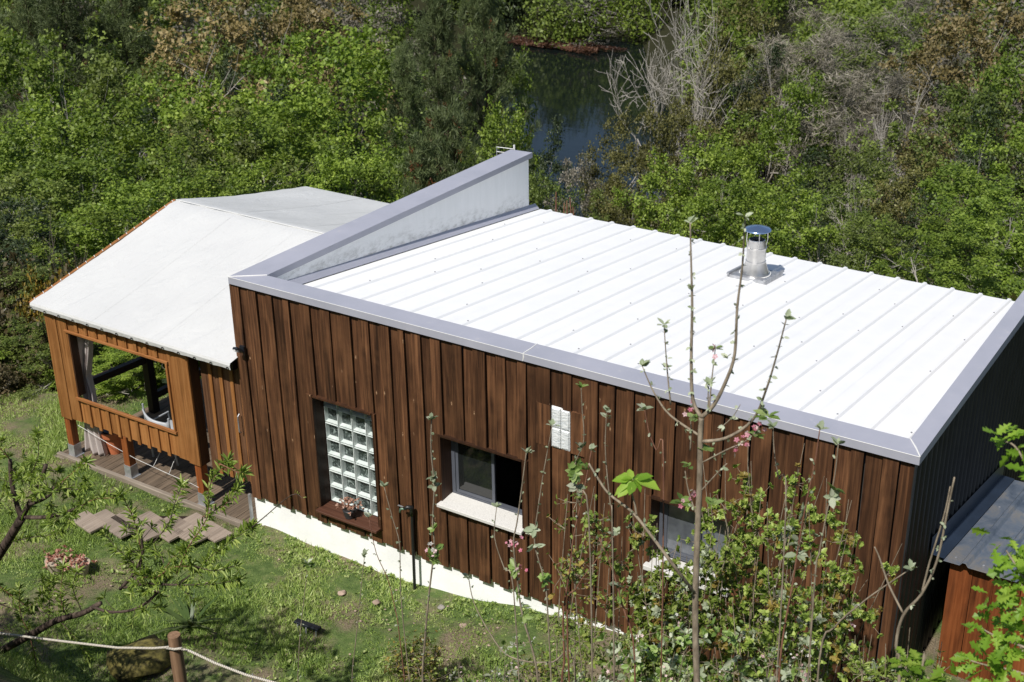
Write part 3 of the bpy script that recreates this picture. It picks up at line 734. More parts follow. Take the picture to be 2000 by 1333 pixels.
# terracotta pot
pc = Vector((-2.696,0.294,-0.450)) + Vector((-.33, .12, 0))
pt = empty('flower_pot', pc, 'terracotta flower pot standing on the deck beside the middle post', 'flower pot')
MB().lathe(pc, [(.001, 0.005), (.105, 0), (.155, .27), (.185, .275), (.195, .36), (.18, .362), (.17, .30), (.001, .29)], 28).build('pot', M['terracotta'], pt)
MB().lathe(pc, [(.172, .30), (.15, .37), (.001, .39)], 16).build('dark_liner', M['black_plastic'], pt)
m = MB()
m.tube([(-3.219,0.000,0.103), (-2.933,0.030,0.011), (-2.640,0.030,-0.049), (-2.144,0.020,-0.120), (-1.807,0.020,-0.146), (-1.500,-0.000,-0.152)], .0032, 5)
m.tube([(-1.500,-0.000,-0.152), (-1.626,0.200,-0.125), (-1.682,0.350,-0.057)], .004, 5); m.tube([(-1.901,0.100,-0.198), (-2.040,0.350,-0.162)], .004, 5); m.tube([(-1.500,-0.000,-0.152), (-1.057,-0.020,-0.153), (-0.963,0.000,-0.188)], .003, 5)
tag(m.build('cord', M['cord'], None), 'thin white cord slung between the feet of the pavilion posts', 'cord')

# ---------------------------------------------------------------- loose step planks on the lawn
st = empty('plank_path', (-1.113,-0.783,-0.500), 'row of weathered wide planks laid as a path in front of the deck', 'plank path')
pd_ = (Vector((-0.544,-0.748,-0.410)) - Vector((-1.359,-0.617,-0.410))); pd_.z = 0; pd_.normalize(); pn_ = Vector((-pd_.y, pd_.x, 0))
for i, (q_, ln_, dz_) in enumerate((((-2.096,-1.059,-0.400), .50, .0), ((-1.913,-0.899,-0.410), .74, .006), ((-1.661,-0.763,-0.400), .80, -.004), ((-1.403,-0.620,-0.415), .80, .004), ((-1.083,-0.514,-0.405), .78, -.006), ((-0.861,-0.321,-0.420), .74, .0))):
    a_ = Vector(q_) + pn_ * .13; v = [a_, a_ - pn_ * .262, a_ - pn_ * .262 + pd_ * ln_, a_ + pd_ * (ln_ + .02 * (i % 3 - 1))]; v = [p_ + Vector((0, 0, dz_)) for p_ in v]
    vs = v + [q - Vector((0, 0, .032)) for q in v]
    o = MB().add(vs, [(0, 3, 2, 1), (4, 5, 6, 7), (0, 1, 5, 4), (1, 2, 6, 5), (2, 3, 7, 6), (3, 0, 4, 7)]).build('plank', M['plank'], st); bevel(o, .004)
MB().beam((-1.842,-0.888,-0.470), (-0.717,-0.226,-0.470), .06, .05).build('bearer', M['shade_dark_timber'], st)

# ---------------------------------------------------------------- fixtures on and near the house
wl = empty('wall_lamp', (.10, .0, 2.06), 'small black wall lamp high on the left corner of the dark house', 'lamp')
m = MB(); m.beam((.10, -.12, 2.115), (.12, -.02, 2.03), .075, .035, up=(0, -1, 1)); bevel(m.build('lamp_head', M['lamp_black'], wl), .006)
MB().box((.075, -.02, 2.03), (.145, .012, 2.10)).build('bracket', M['lamp_black'], wl)
MB().beam((.093, -.128, 2.095), (.099, -.10, 2.06), .05, .008).build('lens', M['white_paint'], wl)
sp = empty('standpipe', (2.522,-0.019,-0.460), 'black garden standpipe with a tap in front of the dark wall', 'tap')
a = Vector((2.522,-0.019,-0.460)); t_ = Vector((2.554,-0.019,0.649)); a.x = t_.x - .02
MB().tube([(a.x, a.y, -.62), (t_.x, a.y, t_.z - .06)], .018, 10).build('pipe', M['black_plastic'], sp)
MB().tube([(t_.x, a.y, t_.z - .1), (t_.x, a.y, t_.z - .02), (t_.x + .005, a.y - .01, t_.z + .01), (t_.x - .03, a.y - .04, t_.z + .02), (t_.x - .06, a.y - .06, t_.z)], [.024, .027, .03, .024, .02], 10).build('elbow', M['black_plastic'], sp, smooth=True)
o = MB().tube([(t_.x - .055, a.y - .055, t_.z), (t_.x - .10, a.y - .075, t_.z - .005), (t_.x - .115, a.y - .08, t_.z - .055)], [.016, .015, .012], 8).build('tap', M['brass'], sp, smooth=True)
MB().beam((t_.x - .14, a.y - .07, t_.z + .03), (t_.x - .06, a.y - .08, t_.z + .035), .016, .008).build('tap_lever', M['steel'], sp)
q0 = Vector((-0.603,6.600,2.765)); q1 = Vector((-0.287,6.600,2.778)); an = empty('tv_antenna', (q1.x, 6.6, 1.2), 'small silver antenna behind the high end of the left parapet', 'antenna')
MB().tube([(q1.x, 6.62, 1.0), (q1.x, 6.62, q1.z + .06)], .016, 6).build('mast', M['cord'], an)
for k in range(4): MB().tube([q0 - Vector((0, 0, .075 * k)), q1 - Vector((0, 0, .075 * k))], .0065, 5).build('rod', M['cord'], an)
MB().tube([q0 + Vector((0, 0, .01)), q0 - Vector((0, 0, .26))], .0065, 5).build('boom', M['steel'], an)
dp = MB(); dp.tube([(4.692,0.140,-0.050), (4.691,0.110,-0.120), (4.766,-0.040,-0.200)], .022, 8); dp.tube([(4.692,0.140,-0.050), (4.728,0.179,-0.020)], .022, 8)
tag(dp.build('drain_pipe', M['white_paint'], None), 'short white drain pipe elbow at the right end of the white wall base', 'pipe')
ll = empty('lawn_light', (1.924,-1.234,-0.470), 'black slim light bar lying in the grass', 'garden light')
A_ = Vector((1.815,-1.301,-0.400)); B_ = Vector((2.157,-1.278,-0.400)); bevel(MB().beam(A_, B_, .075, .035).build('casing', M['lamp_black'], ll), .006)
for t in (.15, .5, .9):
    q = A_.lerp(B_, t) + Vector((.01, -.04, -.01)); MB().tube([q, q + Vector((0, -.005, -.09))], .010, 6).build('stud', M['steel'], ll)
# shed on the right
sh = empty('shed', (9.4, 2.4, -.4), 'small red brown board shed with a blue grey ribbed sheet roof', 'shed')
x = 8.30; k = 0
while x < 10.8:
    x1 = x + R.uniform(.20, .25); vs, fs = board_mesh(x, x1 - .004, .02, 1.34, 1.06 + (.012 if k % 2 else 0), .03); MB().add(vs, fs).build('board', M['board_red'], sh); x = x1; k += 1
MB().box((8.30, 1.12, -.4), (10.8, 1.2, 1.28)).build('wall', M['dark_inside'], sh)
MB().box((8.30, 1.2, -.4), (8.34, 3.9, .72)).build('wall', M['dark_inside'], sh)
MB().box((8.27, 1.045, -.5), (10.8, 1.115, .018)).build('base_wall', M['white_base'], sh)
prof = []; x = 8.25
while x < 10.9:
    prof += [(x, 0), (x + .15, 0), (x + .175, .035), (x + .21, .035), (x + .235, 0)]; x += .265
zr = lambda y: 1.39 - (y - .97) * .21
n = len(prof); t0 = [(a_, .955, zr(.955) + z_) for a_, z_ in prof]; t1 = [(a_, 4.0, zr(4.0) + z_) for a_, z_ in prof]
o = MB().add(t0 + t1, [(i, i + 1, n + i + 1, n + i) for i in range(n - 1)]).build('sheet_roof', M['shed_sheet'], sh); o.modifiers.new('s', 'SOLIDIFY').thickness = .006
MB().add([(8.115, .97, zr(.97) + .02), (8.25, .97, zr(.97) + .012), (8.25, 4, zr(4) + .012), (8.115, 4, zr(4) + .02), (8.115, .97, zr(.97) + .21), (8.115, 4, zr(4) + .21)], [(0, 1, 2, 3), (0, 3, 5, 4)]).build('flashing', M['flash_blue'], sh)
m = MB()
for i in range(5):
    for y in (1.1, 2.0, 2.9): m.lathe((8.33 + i * .265, y, zr(y) + .005), [(.001, .01), (.012, .008), (.013, 0)], 6)
o = m.build('roof_screws', M['steel'], sh); o['kind'] = 'stuff'

# rope fence
def fence_post(p, h_, label):
    p = Vector(p); zg = float(gz(p.x, p.y)); e = empty('rope_post', (p.x, p.y, zg), label, 'post', 'round timber posts of the rope fence')
    m = MB(); pts = [(p.x + .004 * math.sin(i), p.y, zg - .2 + (p.z - zg + .2) * i / 6) for i in range(7)]
    m.tube(pts, [.056, .054, .055, .053, .052, .053, .050], 16)
    o = m.build('log', M['logpost'], e, smooth=True); o.modifiers.new('e', 'EDGE_SPLIT').split_angle = math.radians(40)
    return e
fence_post((3.737,-4.600,2.283), 1, 'round timber post topped flat, holding the rope at the bottom of the view')
rp = MB(); rp.tube([(-1.527,-4.600,0.579),(0.134,-4.600,0.959),(1.381,-4.600,1.363),(2.270,-4.600,1.634),(3.016,-4.600,1.866),(3.467,-4.600,2.044),(3.637,-4.600,2.123),(3.668,-4.600,2.141)], .0105, 8); rp.tube([(3.775,-4.600,2.169),(3.902,-4.600,2.191),(4.165,-4.600,2.186),(4.489,-4.600,2.210),(4.832,-4.600,2.269),(5.306,-4.600,2.305),(5.869,-4.600,2.312)], .0105, 8)
rp.tube([Vector(q) + Vector((0, .0, 0)) for q in [(3.703,-4.660,2.179),(3.798,-4.665,2.211),(3.878,-4.660,2.250)]], .0105, 8)
tag(rp.build('rope', M['rope'], None, smooth=True), 'twisted pale rope hanging from the round post near the camera', 'rope')
tag(MB().tube([(4.562,-4.600,2.250),(4.563,-4.600,2.217),(4.538,-4.600,2.099)], .004, 5).build('tie_wire', M['steel'], None), 'short wire tie hanging from the rope right of the round post', 'wire')
# mossy mound and stones
def rock(c, r, name, mat, label, cat, group=None, sq=.6, seed=0):
    rs = np.random.RandomState(seed); c = Vector(c); prof = []; m = MB(); n = 14; vs = []; fs = []
    for j in range(8):
        ph = math.pi * j / 7
        for k in range(n):
            t = 2 * math.pi * k / n; rr = r * (1 + .22 * math.sin(3 * t + seed) * math.sin(ph * 2) + .12 * rs.uniform(-1, 1))
            vs.append(c + Vector((math.sin(ph) * math.cos(t) * rr, math.sin(ph) * math.sin(t) * rr, math.cos(ph) * rr * sq)))
    for j in range(7):
        for k in range(n): fs.append((j * n + k, (j + 1) * n + k, (j + 1) * n + (k + 1) % n, j * n + (k + 1) % n))
    o = m.add(vs, fs).build(name, mat, None, smooth=True); tag(o, label, cat, group); return o
rock((0.813,-2.740,-0.400), .34, 'mossy_mound', M['moss'], 'low yellowish moss covered mound in the shade behind the round post', 'mound', sq=.35, seed=3)

# ================================================================ vegetation
def stamp(T, TF, C, U, W, N, S):
    """instance a small template (k,3) in frames"""
    T = np.asarray(T, float); TF = np.asarray(TF); S = np.asarray(S, float)
    if S.ndim == 1: S = np.repeat(S[:, None], 3, 1)
    V = C[:, None, :] + U[:, None, :] * (T[None, :, 0:1] * S[:, None, 0:1]) + W[:, None, :] * (T[None, :, 1:2] * S[:, None, 1:2]) + N[:, None, :] * (T[None, :, 2:3] * S[:, None, 2:3])
    k = len(T); F = (TF[None] + (np.arange(len(C)) * k)[:, None, None]).reshape(-1, TF.shape[1])
    return V.reshape(-1, 3), F, len(TF)
T_LEAF = ([(0, 0, 0), (.30, .27, .06), (.68, .24, .03), (1, 0, -.10), (.68, -.24, .03), (.30, -.27, .06)], [(0, 1, 2, 3), (0, 3, 4, 5)])
T_LONG = ([(0, 0, 0), (.35, .10, .02), (.7, .085, -.05), (1, 0, -.22), (.7, -.085, -.05), (.35, -.10, .02)], [(0, 1, 2, 3), (0, 3, 4, 5)])
ok_ = [(0, 0, 0), (.12, .08, .02), (.25, .05, .0), (.34, .24, .04), (.45, .10, .0), (.56, .34, .02), (.68, .14, -.02), (.80, .26, -.04), (.9, .10, -.08), (1.0, 0, -.12)]
T_OAK = (ok_ + [(a, -b_, c) for a, b_, c in ok_[1:-1]], [(0, 1, 2, 9), (2, 3, 4, 9), (4, 5, 6, 9), (6, 7, 8, 9), (0, 9, 11, 10), (11, 9, 13, 12), (13, 9, 15, 14), (15, 9, 17, 16)])
def petals():
    V = []; F = []
    for k in range(5):
        t = 2 * math.pi * k / 5; c, s = math.cos(t), math.sin(t); o = len(V)
        for (r, w_, h_) in ((.05, 0, 0), (.5, .32, .18), (1, 0, .22), (.5, -.32, .18)): V.append((r * c - w_ * s, r * s + w_ * c, h_))
        F.append((o, o + 1, o + 2, o + 3))
    return V, F
T_FLOWER = petals()
T_BUD = ([(0, 0, 0), (.5, .28, 0), (1, 0, 0), (.5, -.28, 0), (.5, 0, .28), (.5, 0, -.28)], [(0, 1, 2, 3), (0, 4, 2, 5)])
T_BLADE = ([(0, .5, 0), (0, -.5, 0), (.55, -.38, .10), (.55, .38, .10), (1, 0, .38)], [(0, 1, 2, 3), (3, 2, 4, 4)])
T_DIA = ([(0, 0, 0), (.45, .5, .05), (1, 0, 0), (.45, -.5, .05)], [(0, 1, 2, 3)])

class Leaves:
    """collects stamped leaves per material"""
    def __init__(s, seed): s.d = {}; s.rs = np.random.RandomState(seed)
    def put(s, key, T, C, U, N, S, rnd=None):
        C = np.atleast_2d(C); U = unit(np.atleast_2d(U)); N = np.atleast_2d(N); N = unit(N - U * (N * U).sum(1, keepdims=True) + 1e-6); W = np.cross(N, U)
        V, F, k = stamp(T[0], T[1], C, U, W, N, S)
        q = s.d.setdefault(key, [[], [], [], 0]); q[0].append(V); q[1].append(F + q[3]); q[3] += len(V)
        q[2].append(np.repeat(s.rs.rand(len(C)) if rnd is None else rnd, k))
    def build(s, key, name, mat, parent=None, kind=None):
        if key not in s.d: return None
        q = s.d[key]; L = origin_of(parent)
        o = link_mesh(name, np_mesh(name, np.concatenate(q[0]), np.concatenate(q[1]), mat, np.concatenate(q[2]), sub=L), parent)
        if kind: o['kind'] = kind
        return o

def grow(p, d, L, r, depth, seg, tips, rs, wob=.18, upb=.1, kids=(3, 5), spread=.75, shrink=.62, start=.35):
    """recursive limb: appends (pts, radii) to seg, end points to tips"""
    p = np.array(p, float); d = np.array(d, float); d /= np.linalg.norm(d); n = 5; pts = [p.copy()]; rr = [r]
    for i in range(n):
        d = d + rs.normal(size=3) * wob; d[2] += upb; d /= np.linalg.norm(d)
        p = p + d * L / n; pts.append(p.copy()); rr.append(r * (1 - .62 * (i + 1) / n))
    seg.append((pts, rr, depth))
    if depth == 0: tips.append((pts[-1], d)); tips.append((pts[3], d)); return
    for k in range(rs.randint(kids[0], kids[1] + 1)):
        t = start + (1 - start) * (k + rs.rand() * .8) / kids[1]; t = min(t, .98); i = int(t * n); f_ = t * n - i
        q = pts[i] * (1 - f_) + pts[min(i + 1, n)] * f_
        dd = d + rs.normal(size=3) * spread; dd /= np.linalg.norm(dd)
        grow(q, dd, L * shrink * rs.uniform(.75, 1.15), rr[i] * .6, depth - 1, seg, tips, rs, wob, upb, kids, spread, shrink, start)
    if depth > 0: tips.append((pts[-1], d))
def limbs_mesh(seg, mat, name, nside=(3, 4, 5, 7)):
    m = MB()
    for pts, rr, dep in seg: m.tube(pts, rr, nside[min(dep, len(nside) - 1)], cap=False)
    return m
def mesh_only(o): me = o.data; bpy.data.objects.remove(o); return me

def clump_leaves(rs, centers, rad, nsub, nleaf, size, subr=.22, up=.45, T=T_DIA, asp=(1, .62, 1), L=None, key='c', out_c=None):
    centers = np.asarray(centers); K = len(centers)
    off = unit(rs.normal(size=(K, nsub, 3))) * (rs.rand(K, nsub, 1) ** .45) * np.asarray(rad).reshape(-1, 1, 1); off[..., 2] *= .75
    sc = (centers[:, None] + off).reshape(-1, 3)
    lo = rs.normal(size=(len(sc), nleaf, 3)) * subr; lo[..., 2] *= .6
    P = (sc[:, None] + lo).reshape(-1, 3)
    oc = (centers.mean(0) if out_c is None else np.asarray(out_c))
    N = unit(P - oc) * .55 + np.array([0, 0, up]) + rs.normal(size=P.shape) * .5; N = unit(N)
    U = unit(np.cross(N, rs.normal(size=P.shape)))
    S = rs.uniform(.65, 1.35, len(P)) * size
    base_r = np.repeat(rs.rand(len(sc)) * .6 + rs.normal(size=len(sc)) * .1, nleaf)
    rnd = np.clip(base_r + rs.rand(len(P)) * .4, 0, 1)
    L.put(key, T, P, U, N, np.stack([S * asp[0], S * asp[1], S * asp[2]], 1), rnd)

def proto_leafy(seed, H=9.0, lf='lf_green', trunk='bark_grey', nc=62, size=.15, wr=2.1, dense=1.0, asp=(1, .62, 1)):
    rs = np.random.RandomState(seed); seg = []; tips = []
    grow((0, 0, -.4), (rs.normal() * .06, rs.normal() * .06, 1), H * .62, H * .017, 3, seg, tips, rs, .09, .05, (4, 6), .7, .55, .3)
    trunk_me = mesh_only(limbs_mesh(seg, None, 'trunk').build('trunk', M[trunk], None, smooth=True))
    tp = np.array([t[0] for t in tips]); sel = tp[rs.permutation(len(tp))[:nc // 2]]
    th = rs.rand(nc) * 2 * math.pi; zz = rs.uniform(-.95, 1, nc); rr = np.sqrt(1 - zz ** 2 * .9) * rs.uniform(.55, 1.12, nc)
    sh = np.stack([np.cos(th) * rr * wr, np.sin(th) * rr * wr, H * .58 + zz * H * .40], 1) + rs.normal(size=(nc, 3)) * .18
    cen = np.concatenate([sh, sel]); rad = rs.uniform(.26, .66, len(cen))
    L = Leaves(seed); clump_leaves(rs, cen, rad, int(10 * dense), 17, size, .105, .35, asp=asp, L=L, out_c=(0, 0, H * .5))
    return trunk_me, mesh_only(L.build('c', 'crown', M[lf])), H
def proto_pine(seed, H=11.0, young=False):
    rs = np.random.RandomState(seed); seg = []; L = Leaves(seed)
    n = 12; pts = [(math.sin(i * .6 + seed) * .08, math.cos(i * .5) * .08, -.4 + (H + .2) * i / n) for i in range(n + 1)]
    seg.append((pts, [H * .013 * (1 - .85 * i / n) for i in range(n + 1)], 3))
    tufts = []; td = []
    z = H * (.12 if young else .38)
    while z < H:
        f_ = (H - z) / H; rl = (.32 * H * f_ ** .75 + .25) * (1.0 if not young else .7)
        for k in range(rs.randint(4, 7)):
            a = rs.rand() * 2 * math.pi; ln = rl * rs.uniform(.55, 1.1); p = np.array([0, 0, z]); d_ = np.array([math.cos(a), math.sin(a), .15 + .35 * (1 - f_)]); q = [p]
            for i in range(5): d_ = d_ + rs.normal(size=3) * .10 + np.array([0, 0, .06]); d_ = d_ / np.linalg.norm(d_); p = p + d_ * ln / 5; q.append(p)
            seg.append((q, [.035 * f_ + .012 - .002 * i for i in range(6)], 0))
            for i in range(2, 6):
                for _ in range(3 + (i == 5)):
                    tufts.append(q[i] + rs.normal(size=3) * .22 * (1.2 if i < 5 else .5)); td.append(unit(d_ + np.array([0, 0, .7]) + rs.normal(size=3) * .4))
        z += rs.uniform(.28, .5)
    tufts.append(np.array([0, 0, H])); td.append(np.array([0, 0, 1.]))
    C = np.array(tufts); D = np.array(td); nn = 34
    P = np.repeat(C, nn, 0) + rs.normal(size=(len(C) * nn, 3)) * .05; U = unit(np.repeat(D, nn, 0) * .8 + rs.normal(size=P.shape) * .6)
    S = rs.uniform(.11, .24, len(P)); base = np.repeat(rs.rand(len(C)) * .6, nn)
    mk = np.repeat(rs.rand(len(C)) < (.12 if young else .025), nn)
    for key, msk in (('n', ~mk), ('r', mk)):
        if msk.any(): L.put(key, T_DIA, P[msk], U[msk], rs.normal(size=(msk.sum(), 3)), np.stack([S[msk] * (.6 if key == 'r' else 1), S[msk] * (.09 if key == 'r' else .10), S[msk]], 1), (base + rs.rand(len(P)) * .4)[msk])
    tm = mesh_only(limbs_mesh(seg, None, 'trunk', (3, 4, 6, 9)).build('trunk', M['bark_pine'], None, smooth=True))
    a = L.build('n', 'crown', [M['lf_pine'], M['lf_rust']]); me = mesh_only(a)
    if 'r' in L.d:   # merge rusty tufts as second material
        q1, q2 = L.d['n'], L.d['r']; V = np.concatenate(q1[0] + q2[0]); F = np.concatenate(q1[1] + [f + q1[3] for f in q2[1]])
        mi = np.concatenate([np.zeros(sum(len(f) for f in q1[1])), np.ones(sum(len(f) for f in q2[1]))]); r_ = np.concatenate(q1[2] + q2[2])
        me = np_mesh('crown', V, F, [M['lf_pine'], M['lf_rust']], r_, mi)
    return tm, me, H
def proto_bare(seed, H=10.0, mat='bark_grey', depth=4, wr=.78, leafy=0):
    rs = np.random.RandomState(seed); seg = []; tips = []
    grow((0, 0, -.4), (rs.normal() * .1, rs.normal() * .1, 1), H * .62, H * .015, depth, seg, tips, rs, .12, .03, (4, 6), wr, .60, .42)
    seg = [(p_, [max(r_, .008) for r_ in rr], d_) for p_, rr, d_ in seg]
    main = [s_ for s_ in seg if s_[2] >= depth - 1]; tw = [s_ for s_ in seg if s_[2] < depth - 1]
    a = mesh_only(limbs_mesh(main, None, 'trunk', (3, 3, 4, 6, 7)).build('trunk', M[mat], None, smooth=True))
    m = limbs_mesh(tw, None, 'crown', (3, 3, 3, 4)); b_ = mesh_only(m.build('crown', M[mat if mat != 'bark_white' else 'bark_grey'], None))
    zt = max(p_[2] for s_ in seg for p_ in s_[0]); return a, b_, zt
def proto_twig(seed, H=3.5, mat='bark_twig', lf=None):
    rs = np.random.RandomState(seed); seg = []; tips = []
    for k in range(16): grow((rs.normal() * .35, rs.normal() * .35, -.2), (rs.normal() * .5, rs.normal() * .5, 1), H * rs.uniform(.5, .75), .022, 2, seg, tips, rs, .13, .03, (5, 7), .5, .5, .15)
    seg = [(p_, [max(r_, .009) for r_ in rr], d_) for p_, rr, d_ in seg]
    a = mesh_only(limbs_mesh([s_ for s_ in seg if s_[2] == 2], None, 'stems', (3, 3, 4)).build('stems', M[mat], None))
    m = limbs_mesh([s_ for s_ in seg if s_[2] < 2], None, 'crown', (3, 3, 3)).build('crown', M[mat], None); b_ = m.data; bpy.data.objects.remove(m)
    if lf:
        L = Leaves(seed); cen = np.array([t[0] for t in tips]); clump_leaves(rs, cen[rs.permutation(len(cen))[:170]], np.full(min(170, len(cen)), .3), 4, 8, .11, .12, L=L)
        b_ = mesh_only(L.build('c', 'crown', M[lf]))
    return a, b_, max(p_[2] for s_ in seg for p_ in s_[0])
PROTO = {
    'leafy': [proto_leafy(s, size=.125, dense=1.15) for s in (1, 2, 3)], 'deep': [proto_leafy(s, lf='lf_deep', size=.12) for s in (4, 5)],
    'bronze': [proto_leafy(s, lf='lf_bronze', nc=60, wr=2.5, size=.13) for s in (6, 7)], 'olive': [proto_leafy(s, lf='lf_olive', nc=80, size=.11, wr=2.0, dense=1.2) for s in (8, 9)],
    'dark': [proto_leafy(10, lf='lf_dark', nc=60, size=.12, wr=1.8)],
    'pine': [proto_pine(s) for s in (11, 12)], 'young_pine': [proto_pine(13, 6.0, True)],
    'bare': [proto_bare(s) for s in (14, 15)], 'birch': [proto_bare(16, 9, 'bark_white', 3, .45)],
    'twig': [proto_twig(s) for s in (17, 18)], 'heath': [proto_twig(19, 2.2, 'bark_twig', 'lf_heath')], 'gorse': [proto_twig(20, 2.2, 'bark_twig', 'lf_gorse')],
    'haze': [proto_leafy(22, lf='lf_grey', nc=70, size=.34, wr=2.2, dense=.9, asp=(1, .07, 1)), proto_leafy(23, lf='lf_grey', nc=60, size=.30, wr=2.2, dense=.9, asp=(1, .08, 1))],
    'grey': [proto_leafy(21, lf='lf_grey', nc=60, size=.10, wr=2.2, dense=1.1)],
}
CAT = dict(haze='tree', leafy='tree', deep='tree', bronze='tree', olive='tree', dark='tree', pine='pine tree', young_pine='pine tree', bare='tree', birch='tree', twig='bush', heath='bush', gorse='bush', grey='tree')
NAME = dict(haze='leafless_tree', leafy='leafy_tree', deep='leafy_tree', bronze='bronze_tree', olive='olive_green_tree', dark='dark_tree', pine='pine_tree', young_pine='young_pine', bare='bare_tree', birch='pale_trunk_tree', twig='bare_bush', heath='heath_bush', gorse='gorse_bush', grey='grey_tree')
GRP = dict(haze='fine twigged leafless trees on the right slope', leafy='bright green trees on the slope behind the house', deep='deep green trees on the slope', bronze='bronze coloured trees above the valley', olive='olive green trees by the river', dark='dark trees', pine='pine trees', young_pine='young pines', bare='leafless grey trees by the river', birch='trees with bare pale trunks', twig='leafless bushes on the slope', heath='heath bushes', gorse='gorse bushes', grey='grey green trees')
cnt = {}
def tree(kind, P, wm, label, group=None, hmin=1.2):
    k = cnt.get(kind, 0); cnt[kind] = k + 1; tm, cm, H = PROTO[kind][k % len(PROTO[kind])]
    x, y, zt = P; zg = float(gz(x, y)); zg = max(zg, -20.2); h_ = max(zt - zg, hmin); s = h_ / H
    e = empty(NAME[kind], (x, y, zg), label, CAT[kind], group or GRP[kind])
    W0 = {'leafy': 5.6, 'deep': 5.6, 'bronze': 6.0, 'olive': 5.2, 'dark': 4.8, 'pine': 6, 'young_pine': 2.8, 'bare': 8, 'birch': 5, 'twig': 4.2, 'heath': 2.8, 'gorse': 2.8, 'grey': 5, 'haze': 5.4}[kind]
    sx = wm / W0; e.scale = (sx, sx * R.uniform(.9, 1.1), s); e.rotation_euler = (0, 0, R.uniform(0, 6.28))
    link_mesh('trunk' if CAT[kind] != 'bush' else 'stems', tm, e); link_mesh('crown', cm, e)
    return e
